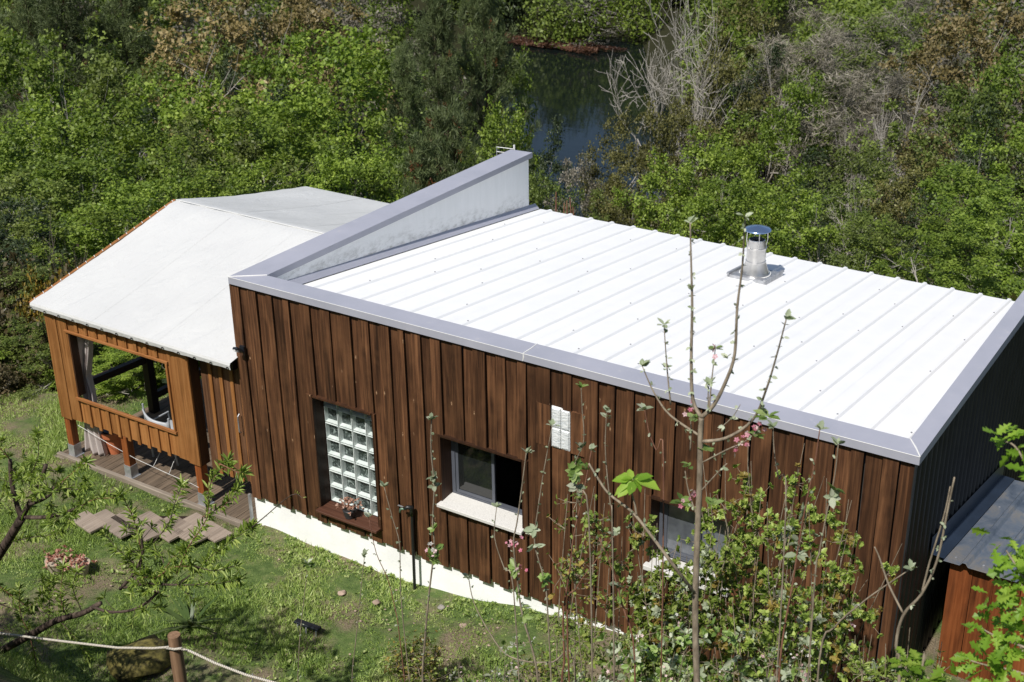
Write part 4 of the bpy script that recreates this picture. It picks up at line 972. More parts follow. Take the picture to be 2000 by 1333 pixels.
FOREST = [
 # --- upper left
 ('pine', (-45.021,32.094,-1.399), 7, 'dark pine in the top left corner of the view'),
 ('pine', (-38.782,29.008,-0.829), 7, 'dark pine second from the top left corner, trunk bare below'),
 ('pine', (-38.091,31.851,-1.076), 7.5, 'dark pine between the top left pines and the bronze tree'),
 ('leafy', (-45.589,36.503,-2.317), 8, 'light green leafy tree filling the gap between the top left pines'),
 ('deep', (-42.099,38.789,-2.507), 9, 'green tree behind the bronze tree at the top left'),
 ('leafy', (-26.992,17.604,0.102), 5.5, 'tall bright green tree at the left edge of the view'),
 ('bronze', (-32.000,31.060,-1.030), 8.5, 'largest bronze tree, at the top left left of centre'),
 ('bronze', (-36.572,40.019,-2.633), 7, 'bronze tree behind the largest bronze one, to its right'),
 ('bronze', (-32.671,40.184,-1.981), 8, 'bronze tree at the top edge above the pale awning peak'),
 ('bronze', (-30.352,34.531,-2.650), 5, 'smaller bronze tree below the top edge left of the dark conifers'),
 ('grey', (-34.373,46.242,-3.390), 7, 'greyish tree at the top edge left of the river pines'),
 ('deep', (-32.128,23.804,-2.286), 7, 'deep green tree under the top left pines'),
 ('deep', (-28.594,23.728,-2.185), 7, 'deep green tree under the third pine from the left'),
 ('leafy', (-19.628,24.819,-0.367), 7.5, 'tall bright green tree in front of the bronze trees'),
 ('leafy', (-22.528,25.311,-1.463), 6.5, 'bright green tree just right of the largest bronze tree'),
 ('leafy', (-22.819,20.338,-1.579), 6.5, 'bright green tree directly below the largest bronze tree'),
 ('leafy', (-19.961,19.819,-1.383), 6, 'bright green tree halfway up above the awning peak'),
 ('leafy', (-21.006,14.353,-0.572), 5.5, 'bright green tree in the middle of the left edge group'),
 ('leafy', (-18.129,13.847,-0.248), 5.5, 'bright green tree above and left of the awning peak'),
 ('leafy', (-18.868,10.972,-0.247), 5, 'bright green tree at the left edge at mid height'),
 ('leafy', (-16.239,22.257,-0.553), 5.5, 'bright green tree beside the reddish young pine'),
 ('leafy', (-14.954,18.318,-0.535), 5.5, 'bright green tree behind the back corner of the awning'),
 ('leafy', (-14.822,16.013,-0.666), 5, 'bright green tree right behind the far slope of the awning'),
 ('deep', (-14.651,13.734,-0.394), 5, 'deep green tree behind the awning peak'),
 ('leafy', (-13.463,10.926,0.117), 4.4, 'bright green tree just left of the awning peak'),
 ('leafy', (-13.010,8.832,0.220), 4.2, 'bright green tree halfway along the left gable of the awning'),
 ('deep', (-14.001,8.183,0.001), 4.2, 'deep green tree left of the awning gable'),
 ('leafy', (-9.946,14.426,-0.631), 3.8, 'rounded bright green tree right of the awning back corner'),
 ('leafy', (-12.136,15.382,-1.198), 4, 'bright green tree peeping over the awning back corner'),
 ('leafy', (-8.071,13.263,-0.305), 3.0, 'low bright green tree left of the rising parapet'),
 ('deep', (-13.849,7.087,-0.033), 4, 'deep green tree low at the left edge'),
 ('leafy', (-9.321,6.467,0.711), 3.4, 'low bright green tree against the upper part of the awning gable'),
 ('leafy', (-9.380,5.233,0.592), 3.0, 'low bright green tree against the middle of the awning gable'),
 ('leafy', (-10.081,8.360,0.336), 3.2, 'low bright green tree touching the awning peak'),
 ('leafy', (-9.907,9.669,0.124), 3.4, 'low green tree just behind the awning ridge'),
 ('leafy', (-9.765,10.958,-0.080), 3.4, 'low green tree just behind the far awning slope'),
 ('dark', (-10.254,4.660,0.711), 2.6, 'dark bush like tree at the left edge above the gorse'),
 ('twig', (-8.796,4.420,1.081), 1.3, 'greyish brown leafless bush left of the awning gable'),
 ('heath', (-8.103,3.081,0.807), 2.2, 'brownish heath bush at the left edge'),
 ('heath', (-7.190,3.082,0.798), 1.8, 'brownish heath bush beside the awning gable'),
 ('gorse', (-6.975,2.624,0.720), 1.1, 'gorse bush with orange yellow flowers left of the awning'),
 ('heath', (-7.123,1.929,0.480), 1.8, 'heath bush at the left edge below the gorse'),
 ('heath', (-6.464,1.883,0.373), 1.5, 'heath bush just left of the awning eave'),
 ('deep', (-6.840,1.637,-0.342), 1.5, 'low green bush at the left edge beside the lawn'),
 ('deep', (-6.060,1.789,-0.214), 1.2, 'low green bush behind the left corner post'),
 # seen through the pavilion opening
 ('leafy', (-6.843,3.906,-0.363), 2.2, 'bright green tree seen through the pavilion opening'),
 ('deep', (-6.638,4.638,-0.587), 2.2, 'green tree at the right side of the pavilion opening'),
 ('leafy', (-6.729,3.144,-0.248), 1.8, 'green tree at the left side of the pavilion opening'),
 # --- centre
 ('pine', (-18.903,30.076,-0.652), 5.2, 'broad pine with drooping branches left of the river'),
 ('pine', (-18.490,32.738,0.484), 6, 'tall dark trunked pine beside the river'),
 ('pine', (-15.030,23.050,-0.738), 3.6, 'slender pine in front of the broad river pine'),
 ('leafy', (-22.663,37.177,-3.706), 5, 'light green tree between the two river pines'),
 ('leafy', (-19.810,36.655,-3.740), 4.2, 'light green tree behind the tall river pine'),
 ('leafy', (-14.609,28.107,-3.224), 3.8, 'light green tree at the foot of the tall river pine'),
 ('young_pine', (-8.123,15.620,0.047), 2.4, 'young pine with rusty candles above the parapet'),
 ('young_pine', (-6.859,12.862,0.223), 2.0, 'lower young pine against the middle of the parapet'),
 ('deep', (-8.980,17.450,-1.119), 2.6, 'deep green tree behind the rusty young pine'),
 ('dark', (-10.133,23.867,-2.169), 2.4, 'dark slim tree right of the parapet end'),
 ('grey', (-8.523,22.531,-2.952), 2.3, 'greyish shrub like tree at the water edge'),
 ('deep', (-5.605,16.074,-1.049), 1.6, 'green shrub behind the end of the parapet'),
 ('deep', (-4.772,16.620,-1.519), 2.0, 'green shrub behind the left roof edge'),
 ('bare', (-61.066,110.046,-14.585), 14, 'leafless grey tree leaning over the far end of the river'),
 ('bare', (-57.093,112.648,-15.172), 12, 'leafless pale tree right of the one leaning over the river'),
 # --- right of river
 ('bare', (-16.436,43.647,-1.338), 7.5, 'leafless grey tree with wide forked limbs right of the river'),
 ('bare', (-15.106,45.714,-1.425), 6, 'leafless grey tree just right of the wide forked one'),
 ('birch', (-16.558,47.153,-4.219), 4, 'leafless tree with a thick pale trunk between the grey trees'),
 ('olive', (-15.747,51.271,-2.647), 5.5, 'tall golden olive tree at the top right of centre'),
 ('olive', (-13.875,45.325,-4.547), 5, 'golden olive tree under the tallest one'),
 ('olive', (-14.243,37.911,-5.174), 3.9, 'rounded olive tree at the right bank of the river'),
 ('olive', (-13.442,39.631,-5.563), 3.6, 'rounded olive tree beside the river bank one'),
 ('olive', (-13.526,33.599,-5.225), 3.2, 'low olive tree nearest the water'),
 ('olive', (-9.953,28.767,-4.281), 3.4, 'olive tree above the left part of the roof'),
 ('olive', (-7.629,23.116,-3.442), 2.4, 'low olive bush at the roof edge'),
 ('dark', (-16.179,55.770,-6.520), 5, 'dark tree behind the tall olive one'),
 ('leafy', (-7.159,32.988,-3.271), 4.6, 'bright green tree right of the olive trees'),
 ('leafy', (-5.841,26.678,-2.572), 4.2, 'bright green tree above the left roof half'),
 ('leafy', (-5.234,22.294,-2.233), 3.6, 'bright green tree behind the left shoots'),
 ('leafy', (-3.350,24.724,-2.277), 4.2, 'bright green tree right behind the chimney'),
 ('leafy', (-2.271,19.454,-1.504), 3.4, 'bright green tree left of the chimney cap'),
 ('leafy', (-0.389,19.491,-1.538), 3.2, 'bright green tree right of the chimney'),
 ('leafy', (-2.251,17.076,-1.291), 2.6, 'low bright green tree touching the roof edge'),
 ('deep', (-12.645,53.303,-6.963), 7, 'grey green tree above the two pale trunks'),
 ('haze', (-15.678,58.489,-5.065), 8, 'wide leafless thicket at the top right of centre'),
 ('haze', (-11.725,53.906,-4.946), 9, 'wide grey brown leafless thicket on the right'),
 ('haze', (-11.620,61.147,-4.330), 9, 'leafless thicket at the top edge on the right'),
 ('haze', (-7.745,46.950,-5.101), 8, 'leafless reddish grey thicket on the right slope'),
 ('leafy', (-10.367,45.232,-5.280), 5, 'green tree behind the left pale trunk'),
 ('haze', (-5.269,46.181,-4.878), 7, 'leafless thicket below the right bronze trees'),
 ('deep', (-11.310,58.959,-5.540), 8, 'green tree inside the right thicket'),
 ('birch', (-7.420,39.989,-5.183), 2.8, 'leafless tree with a pale trunk, left one of a pair'),
 ('birch', (-5.888,38.602,-3.772), 3.6, 'leafless tree with a forked pale trunk, right one of a pair'),
 ('bronze', (-4.861,53.621,-1.896), 8, 'bronze tree in the top right corner'),
 ('bronze', (-4.983,48.759,-2.705), 6, 'bronze tree left of the top right corner'),
 ('leafy', (-1.093,44.134,-3.154), 5.5, 'green tree at the right edge below the corner'),
 ('bronze', (-1.390,34.376,-3.726), 3.5, 'small bronze tree among the green ones on the right'),
 ('deep', (-1.405,39.148,-3.154), 5.5, 'deep green tree below the right bronze trees'),
 ('deep', (-2.296,33.783,-3.354), 5, 'deep green tree in the middle of the right slope'),
 ('deep', (-1.959,29.222,-3.216), 4.6, 'deep green tree below the forked pale trunk'),
 ('birch', (0.325,23.545,-1.995), 1.9, 'thin leafless pale tree above the right half of the roof'),
 ('birch', (-0.303,32.698,-3.001), 2.6, 'thin leafless pale tree among the right trees'),
 ('olive', (0.080,28.167,-2.802), 3.4, 'olive tree among the right green trees'),
 ('leafy', (2.018,29.436,-2.063), 4.6, 'bright green tree at the right edge at mid height'),
 ('leafy', (2.386,23.700,-1.577), 4.2, 'bright green tree above the right end of the roof'),
 ('leafy', (4.605,19.176,-0.621), 3.6, 'bright green tree at the right edge above the coping'),
 ('deep', (0.225,21.089,-1.887), 3.4, 'deep green tree above the roof right of the chimney'),
 ('birch', (0.898,19.139,-1.478), 1.5, 'small leafless tree with a crooked pale trunk at the roof edge'),
 ('leafy', (2.816,18.005,-1.181), 3.4, 'low bright green tree touching the right roof edge'),
 ('deep', (2.159,17.574,-1.288), 2.6, 'low deep green tree at the roof edge'),
 ('dark', (-22.572,19.304,-2.267), 3.4, 'dark crown added as shade in the gap below the largest bronze tree'),  # dark crowns from here on added so gaps between trees read as shade
 ('dark', (-18.892,21.715,-1.825), 3.0, 'dark crown added as shade in the gap above the far awning slope'),
 ('dark', (-20.521,14.671,-1.640), 3.0, 'dark crown added as shade in the gap at the left above the awning gable'),
 ('dark', (-14.145,18.848,-1.530), 2.6, 'dark crown added as shade in the gap left of the young pines'),
 ('dark', (-34.934,36.310,-3.615), 4.5, 'dark crown added as shade between the two biggest bronze trees'),
 ('dark', (-4.542,32.311,-4.383), 3.0, 'dark crown added as shade in the gap below the left pale trunk'),
 ('dark', (1.103,26.446,-3.253), 2.6, 'dark crown added as shade in the gap above the right half of the roof'),
 ('dark', (-0.327,37.463,-3.766), 3.4, 'dark crown added as shade in the gap near the right edge'),
 ('birch', (-13.545,47.932,-4.061), 3.6, 'slender leafless pale tree just right of the tallest golden olive tree'),
 ('birch', (-5.129,43.882,-3.544), 3.6, 'slender leafless pale tree left of the right bronze trees'),
 ('birch', (-3.977,35.072,-3.514), 2.8, 'slender leafless pale tree between the forked trunk and the right green trees'),
 ('birch', (-29.129,20.986,-1.343), 2.6, 'slender leafless pale tree near the left edge below the pines'),
 ('leafy', (4.300,16.586,-0.828), 2.8, 'low bright green tree near the right roof corner'),
]
for kind, P_, wm, lab in FOREST: tree(kind, P_, wm, lab)
for kind, (x_, y_, zt_), wm, lab in (('leafy', (-5.5, 2.3, .15), 2.0, 'bright green bush right beyond the pavilion deck, seen low through the opening'), ('leafy', (-5.1, 3.9, .3), 2.0, 'bright green bush beyond the rear corner of the pavilion deck'),
        ('deep', (-6.9, 1.7, .1), 2.0, 'dark green bush left of the pavilion at the edge of the lawn'), ('leafy', (-6.7, 3.4, .4), 2.4, 'light green bush behind the dark one left of the pavilion'), ('heath', (-8.2, 1.3, .2), 1.8, 'heath bush at the far left edge of the lawn'), ('heath', (-6.2, .9, -.1), 1.0, 'low heath tuft at the lawn edge left of the corner post'),
        ('leafy', (-4.9, 5.6, .5), 2.2, 'bright green bush behind the pavilion'), ('deep', (-8.0, 2.9, .5), 2.2, 'deep green bush between the heath bushes left of the pavilion')):
    tree(kind, (x_, y_, zt_), wm, lab, hmin=.6)
tree('leafy', (-4.55, 1.6, .15), 1.3, 'small bright green bush pressed against the left edge of the pavilion deck', hmin=.6)
tree('leafy', (-4.9, 2.8, .25), 1.6, 'bright green bush along the left edge of the pavilion deck, behind the small one', hmin=.6)
tree('deep', (-6.1, 1.9, .35), 1.9, 'rounded green scrub at the lawn edge beside the left corner post', hmin=.8)
tree('leafy', (-7.7, .9, .4), 2.2, 'green scrub at the left edge of the view beside the lawn', hmin=.8)
tree('heath', (-6.9, .6, .1), 1.4, 'dry scrub tuft between the green scrub and the lawn', hmin=.7)
tree('leafy', (-7.2, -1.3, 2.6), 2.6, 'leafy tree beside the lawn left of the view, shading the grass', hmin=.6)
# reddish dry stalks behind the left roof edge
stk = empty('dry_stalks', (-0.545,8.500,1.262), 'reddish dry flower stalks sticking up behind the left roof edge', 'dry stalks')
for a_, b_ in (((-0.659,8.500,0.961), (-0.659,8.500,1.474)), ((-0.431,8.500,1.002), (-0.443,8.500,1.353)), ((-0.408,8.600,0.976), (-0.441,8.600,1.389)), ((-0.240,8.400,1.067), (-0.262,8.400,1.303)), ((-0.504,8.500,0.989), (-0.494,8.500,1.298))):
    a = Vector(a_); MB().tube([(a.x, a.y, float(gz(a.x, a.y))), a_, b_], [.016, .016, .010], 5).build('stalk', M['bark_red'], stk)

rs = np.random.RandomState(55); n = 5200; L = Leaves(55); a = rs.rand(n) * 6.28; r = np.sqrt(rs.rand(n)) * (1 + .25 * np.sin(a * 5))
C_ = np.stack([MUD_C[0] + np.cos(a) * r * 6.0, MUD_C[1] + np.sin(a) * r * 2.1, -19.9 + rs.rand(n) * .25], 1); U = unit(np.stack([np.cos(a * 7), np.sin(a * 9), rs.rand(n) * .6], 1)); S = rs.uniform(.15, .5, n)
L.put('m', T_DIA, C_, U, np.array([0, 0, 1.]) + rs.normal(size=(n, 3)) * .4, np.stack([S, S * .3, S], 1)); tag(L.build('m', 'dead_reeds', M['lf_mud'], None, 'stuff'), 'reddish dead reeds lying on the mudbank', 'reeds')
# undergrowth over the slope
rs = np.random.RandomState(77)
def uv2xy(u, l): return 10.69 + HX * u + .8365 * l, -10.31 + HY * u + .548 * l
nU = 5200; u = 19 + (rs.rand(nU) ** 1.35) * 56; l = (rs.rand(nU) * 2 - 1) * (.47 * u + 3); x, y = uv2xy(u, l)
ok = ~((x > -4.6) & (x < 9.5) & (y > -1) & (y < 7.6)) & (u > 19.2 + .5 * np.sin(l))
x, y, u = x[ok], y[ok], u[ok]; z = gz(x, y); hh_ = rs.uniform(.1, 1.1, len(x)) * np.clip((u - 18) / 8, .25, 1.2)
L = Leaves(5); C_ = np.stack([x, y, z + hh_], 1); nl = 22
P = np.repeat(C_, nl, 0) + rs.normal(size=(len(C_) * nl, 3)) * np.array([.45, .45, .22]); N = unit(rs.normal(size=P.shape) * .6 + np.array([0, -.25, .8])); U = unit(np.cross(N, rs.normal(size=P.shape)))
S = rs.uniform(.12, .26, len(P)); sel = np.repeat(rs.rand(len(C_)), nl)
for key, m_ in (('a', sel < .38), ('b', (sel >= .38) & (sel < .65)), ('c', (sel >= .65) & (sel < .9)), ('d', sel >= .9)):
    L.put(key, T_DIA, P[m_], U[m_], N[m_], np.stack([S[m_], S[m_] * .6, S[m_]], 1))
for key, nm, mt in (('a', 'undergrowth', 'lf_deep'), ('b', 'undergrowth', 'lf_dark'), ('c', 'undergrowth', 'lf_olive'), ('d', 'undergrowth', 'lf_heath')):  # dark leaf mixes paint the shade of the gaps between trees
    o = L.build(key, nm, M[mt], None, 'stuff'); tag(o, 'low ground cover between the trees on the slope', 'undergrowth')
# far wood beyond the river
L = Leaves(6); cs = []
for i in range(270):
    u = (134 + 50 * rs.rand() ** 1.4) if i < 150 else rs.uniform(76, 130); l = (rs.rand() * 2 - 1) * (.45 * u + 6)
    if i < 26: u = rs.uniform(139, 150); l = rs.uniform(-9, 20)
    if i >= 150: l = (15 + rs.rand() * (.42 * u - 8)) if rs.rand() < .5 else (-6 - rs.rand() * (.42 * u + 2))
    x, y = uv2xy(u, l); z = float(gz(x, y)); h_ = rs.uniform(6, 11) if i < 150 else rs.uniform(4, 8); r_ = rs.uniform(2.2, 4)
    key = 'ababc'[rs.randint(5)] if i >= 26 else 'dbdd'[rs.randint(4)]; n = 1450
    d_ = unit(rs.normal(size=(n, 3))); rad = rs.uniform(.6, 1.05, (n, 1)); P = np.array([x, y, z + h_ * .55]) + d_ * rad * np.array([r_, r_, h_ * .5]); P += rs.normal(size=P.shape) * .3
    N = unit(d_ * .6 + rs.normal(size=d_.shape) * .5 + np.array([0, 0, .3])); U = unit(np.cross(N, rs.normal(size=d_.shape))); S = rs.uniform(.22, .5, n)
    L.put(key, T_DIA, P, U, N, np.stack([S, S * .6, S], 1), np.clip(rs.rand() * .5 + rs.rand(n) * .5, 0, 1))
for key, mt in (('a', 'lf_green'), ('b', 'lf_deep'), ('c', 'lf_grey'), ('d', 'lf_dark')):
    o = L.build(key, 'far_wood', M[mt], None, 'stuff'); tag(o, 'far off wood on the opposite bank of the river', 'wood')

# ---------------------------------------------------------------- lawn grass
rs = np.random.RandomState(99)
nG = 130000; x = rs.uniform(-6.5, 8, nG); y = rs.uniform(-4.4, .06, nG); ex = rs.rand(nG) < .30
x[ex] = rs.uniform(-8.5, -3.7, ex.sum()); y[ex] = rs.uniform(-1, 5, ex.sum())
u = (x - 10.69) * HX + (y + 10.31) * HY
def pn(x, y): return np.sin(x * 2.1 + 1.3 * np.sin(y * 1.7)) + np.sin(y * 3.1 + 1.1 * np.sin(x * 2.9)) + .6 * np.sin(x * 7.3 + y * 5.1)
keep = (pn(x, y) > -.6 - rs.rand(nG) * 1.7) & (u < 18.9)
keep &= ~((x > -3.75) & (x < -.05) & (y > -.12)) & ~((x > 2.2) & (y < -1.9) & (rs.rand(nG) < .75))
x, y = x[keep], y[keep]; z = gz(x, y) + .0
tuft = np.clip(pn(x * .7 + 3, y * .8) * .35 + .75, .35, 1.7)
P = np.stack([x, y, z + .005], 1); n = len(P)
nb = 2; P = np.repeat(P, nb, 0) + rs.normal(size=(n * nb, 3)) * np.array([.02, .02, 0]); tf = np.repeat(tuft, nb)
U = unit(np.stack([rs.normal(size=n * nb) * .55, rs.normal(size=n * nb) * .55, np.ones(n * nb)], 1)); N = rs.normal(size=U.shape)
H_ = rs.uniform(.03, .085, n * nb) * tf; Wd = rs.uniform(.007, .016, n * nb)
L = Leaves(9); L.put('g', ([(0, .5, 0), (0, -.5, 0), (1, 0, .45)], [(0, 1, 2)]), P, U, N, np.stack([H_, Wd, H_], 1), np.clip(rs.rand(n * nb) * .6 + .3 * (pn(P[:, 0] * .4, P[:, 1] * .4) > 0), 0, 1))
o = L.build('g', 'grass', M['grass_blade'], None, 'stuff'); tag(o, 'short green grass of the lawn in front of the house', 'grass')
# weeds: broad leaf rosettes
nW = 900; x = rs.uniform(-5, 6, nW); y = rs.uniform(-3.8, -.02, nW); k_ = pn(x + 5, y - 2) > .2; x, y = x[k_], y[k_]; k_ = ~((x > -3.8) & (x < -.05) & (y > -.12)); x, y = x[k_], y[k_]; C_ = np.stack([x, y, gz(x, y) + .015], 1)
P = np.repeat(C_, 7, 0); a = rs.rand(len(P)) * 6.28; U = np.stack([np.cos(a), np.sin(a), rs.uniform(.2, .9, len(P))], 1); L = Leaves(12)
L.put('w', T_LEAF, P, U, np.tile([0, 0, 1.], (len(P), 1)) + rs.normal(size=P.shape) * .3, rs.uniform(.02, .055, len(P)))
nE = 170; x = rs.uniform(-.2, 4.6, nE); y = .06 - rs.rand(nE) ** 2 * .35; C_ = np.stack([x, y, gz(x, y) + .01], 1); P = np.repeat(C_, 8, 0); a = rs.rand(len(P)) * 6.28
L.put('w', T_LEAF, P, np.stack([np.cos(a), np.sin(a), rs.uniform(.4, 1.5, len(P))], 1), np.tile([0, 0, 1.], (len(P), 1)) + rs.normal(size=P.shape) * .4, rs.uniform(.02, .05, len(P)))
o = L.build('w', 'weeds', M['grass_blade'], None, 'stuff'); tag(o, 'broad leaved weeds scattered through the lawn', 'weeds')
# litter and pebbles
m = MB()
for i in range(300):
    x, y = R.uniform(-2.5, 5.5), R.uniform(-3.6, -.05)
    if x < 1.2 and R.random() < .6: continue
    z = float(gz(x, y)) + .012; s = R.uniform(.006, .022); a = [(x + s * math.cos(t + x * 9) * R.uniform(.6, 1.2), y + s * math.sin(t + x * 9) * R.uniform(.6, 1.2), z) for t in (0, 1.3, 2.6, 3.9, 5.1)]
    m.add(a + [(x, y, z + s * .55)], [(j, (j + 1) % 5, 5) for j in range(5)])
o = m.build('pebbles', M['pink_soil'], None); tag(o, 'small pinkish stones in the thin grass', 'pebbles', kind='stuff')
for i, (q, r_, lab) in enumerate((((3.073,-0.227,-0.400), .045, 'pale stone in the lawn right of the standpipe foot'), ((2.322,-0.477,-0.460), .045, 'flat pinkish stone in the lawn below the glass block window'), ((1.866,-0.545,-0.460), .05, 'small reddish stone in the lawn below the tall window'),
        ((4.410,-0.021,-0.250), .05, 'pinkish stone near the right end of the white wall base'), ((3.501,-0.400,-0.380), .045, 'small stone in the grass farthest right of the standpipe'))):
    rock(q, r_, 'stone', M['pink_soil'] if i != 0 else M['concrete'], lab, 'stone', 'stones lying in the lawn', .45, 20 + i)

# ---------------------------------------------------------------- foreground plants
def stem_obj(name, lines, mat, parent, n=6):
    m = MB()
    for pts, r0, r1 in lines:
        k = len(pts); m.tube(smooth_line(pts), list(np.linspace(r0, r1, (k - 1) * 4 + 1)), n)
    return m.build(name, M[mat], parent, smooth=True)
def smooth_line(pts, sub=4):
    P = [np.array(q, float) for q in pts]; out = []
    for i in range(len(P) - 1):
        p0 = P[max(i - 1, 0)]; p1 = P[i]; p2 = P[i + 1]; p3 = P[min(i + 2, len(P) - 1)]
        for j in range(sub):
            t = j / sub; out.append(.5 * ((2 * p1) + (-p0 + p2) * t + (2 * p0 - 5 * p1 + 4 * p2 - p3) * t * t + (-p0 + 3 * p1 - 3 * p2 + p3) * t ** 3))
    out.append(P[-1]); return [tuple(q) for q in out]
def rosette(L, c, d, n, size, key='a', rs=None, droop=.0, T=T_LEAF, up=.6):
    c = np.array(c, float); d = unit(np.array(d, float)[None])[0]; rs = rs or L.rs
    a = rs.normal(size=(n, 3)); U = unit(unit(a - (a @ d)[:, None] * d) * 1.0 + d * up * rs.uniform(.2, 1.4, (n, 1)) + np.array([0, 0, -droop]))
    N = unit(d + np.array([0, 0, .5]) + rs.normal(size=(n, 3)) * .35); S = size * rs.uniform(.6, 1.15, n)
    L.put(key, T, np.repeat(c[None], n, 0) + rs.normal(size=(n, 3)) * size * .06, U, N, S)
def nodes(L, pts, sp, size, n=3, key='s', rs=None, prob=1.0, f0=0.0):
    rs = rs or L.rs; q = smooth_line(pts); q = [np.array(v) for v in q]; acc = 0; tot = sum(np.linalg.norm(q[i + 1] - q[i]) for i in range(len(q) - 1)); run = 0
    for i in range(len(q) - 1):
        s = np.linalg.norm(q[i + 1] - q[i]); acc += s; run += s
        if acc > sp:
            acc = 0
            if run / tot >= f0 and rs.rand() < prob:
                d = q[i + 1] - q[i]; side = unit(np.cross(d, rs.normal(size=3))[None])[0]
                rosette(L, q[i + 1] + side * .008, side + d / max(s, 1e-6) * .6, n, size, key, rs)
def blossom(L, c, n, size, key='p', rs=None):
    rs = rs or L.rs; c = np.array(c, float); P = c + rs.normal(size=(n, 3)) * size * .75; U = rs.normal(size=(n, 3)); N = np.array([0, -.5, .7]) + rs.normal(size=(n, 3)) * .5
    U = unit(np.cross(N, U)); L.put(key, T_FLOWER, P, U, N, size * rs.uniform(.3, .62, n))
def finish(L, e):
    for key, nm, mt in (('a', 'leaves', 'lf_apple'), ('s', 'bud_leaves', 'lf_silver'), ('p', 'blossom', 'petal_pink'), ('q', 'flower_buds', 'petal_deep'), ('w', 'blossom', 'petal_white'), ('b', 'buds', 'lf_silver'),
                        ('h', 'leaves', 'lf_shrub'), ('t', 'tip_leaves', 'lf_tip'), ('l', 'leaves', 'lf_peach'), ('o', 'leaves', 'lf_oak')):
        L.build(key, nm, M[mt], e, 'stuff')
def zbase(x, y): return float(gz(x, y))
def plant(name, base_pt, label, cat, group=None): return empty(name, (base_pt[0], base_pt[1], zbase(base_pt[0], base_pt[1])), label, cat, group)
UPV = np.array([0, 0, 1.])

# main apple tree
tr_ = [(8.293,-4.800,3.658),(8.278,-4.800,3.903),(8.247,-4.800,4.340),(8.236,-4.800,4.827),(8.233,-4.800,5.139),(8.224,-4.800,5.438),(8.224,-4.800,5.541)]
e = plant('apple_tree', tr_[0], 'young apple tree with a straight grey trunk and tall shoots rising before the white roof', 'apple tree'); L = Leaves(31)
b0 = (tr_[0][0], tr_[0][1], e.location.z - .05)
stem_obj('trunk', [([b0] + tr_, .021, .0135)], 'bark_apple', e, 10)
sh = [([(8.224,-4.800,5.541),(8.172,-4.800,5.629),(8.153,-4.800,5.853),(8.145,-4.800,6.129),(8.130,-4.800,6.342),(8.114,-4.800,6.562)], .014, .0045), ([(8.224,-4.800,5.541),(8.290,-4.800,5.632),(8.350,-4.800,5.790),(8.383,-4.800,5.937),(8.381,-4.800,6.181),(8.394,-4.800,6.395),(8.434,-4.900,6.675)], .015, .0045),
      ([(8.264,-4.800,5.596),(8.269,-4.800,5.755),(8.279,-4.800,5.934)], .006, .003), ([(8.261,-4.800,5.589),(8.254,-4.800,5.680),(8.257,-4.800,5.732)], .005, .003), ([(8.237,-4.800,5.406),(8.369,-4.800,5.465),(8.499,-4.800,5.602),(8.593,-4.900,5.826),(8.651,-4.950,6.036),(8.706,-5.000,6.271)], .012, .004),
      ([(8.224,-4.800,5.432),(8.053,-4.800,5.503),(7.955,-4.800,5.607),(7.880,-4.800,5.746)], .009, .0035), ([(8.050,-4.800,5.567),(8.022,-4.800,5.764),(7.996,-4.800,5.996)], .006, .003), ([(8.312,-4.800,5.487),(8.390,-4.800,5.587),(8.429,-4.800,5.669)], .004, .002),
      ([(7.687,-5.000,5.211),(7.734,-5.000,5.148),(7.812,-5.000,5.063),(7.951,-5.000,4.998),(8.074,-5.000,4.883),(8.213,-5.000,4.742),(8.241,-4.800,4.471)], .006, .014), ([(8.232,-4.800,5.276),(8.373,-4.800,5.398),(8.466,-4.800,5.472),(8.534,-4.800,5.566)], .005, .003), ([(8.240,-4.800,5.111),(8.325,-4.800,5.244),(8.378,-4.800,5.320)], .005, .003), ([(8.230,-4.800,4.952),(8.173,-4.800,5.090),(8.148,-4.800,5.205)], .006, .003), ([(8.171,-4.800,5.333),(8.171,-4.800,5.453),(8.159,-4.800,5.538)], .005, .003)]
for q in sh: stem_obj('branch', [(q[0], q[1] * .8, q[2] * .75)], 'bark_apple', e, 7)
for q, _, _ in sh[:2]: nodes(L, q, .055, .026, 3, 's')
for q, _, _ in sh[2:]: nodes(L, q, .05, .028, 3, 's')
for q, n, s_, k_ in ((sh[0][0][-1], 6, .045, 's'), (sh[1][0][-1], 6, .045, 's'), (sh[4][0][-1], 6, .045, 's'), (sh[5][0][-1], 8, .055, 's'), (sh[6][0][-1], 8, .055, 's'), (sh[2][0][-1], 7, .055, 'a'), (sh[3][0][-1], 7, .05, 's'),
                     ((8.135,-4.800,6.222), 6, .04, 's'), ((8.182,-4.800,5.521), 6, .06, 'a'), ((8.596,-4.850,5.674), 7, .065, 'a'), ((8.344,-4.800,5.900), 5, .04, 's'), ((8.014,-4.800,5.767), 5, .035, 's'),
                     ((8.518,-4.800,5.522), 8, .06, 'a'), ((8.262,-4.800,5.360), 6, .05, 'a'), ((8.132,-4.800,5.014), 7, .06, 'a'), ((8.166,-4.800,5.241), 6, .05, 'a'), ((8.307,-4.800,5.055), 6, .06, 'a')):
    rosette(L, q, UPV, n, s_, k_, up=1.0 if k_ == 's' else .4)
for q, n in (((8.522,-4.800,5.572), 6), ((8.426,-4.800,5.443), 4), ((8.465,-4.800,5.484), 3), ((8.278,-4.800,5.951), 3), ((8.171,-4.800,5.576), 2), ((8.166,-4.800,5.050), 6)): blossom(L, q, n, .028, 'q'); blossom(L, q, 2, .03, 'p')
rosette(L, (7.949,-5.000,5.189), (0, -.2, 1), 11, .135, 'o', droop=.5, up=.2); rosette(L, (7.948,-5.000,5.195), (0, -.2, 1), 6, .09, 'o', droop=.1, up=.4)
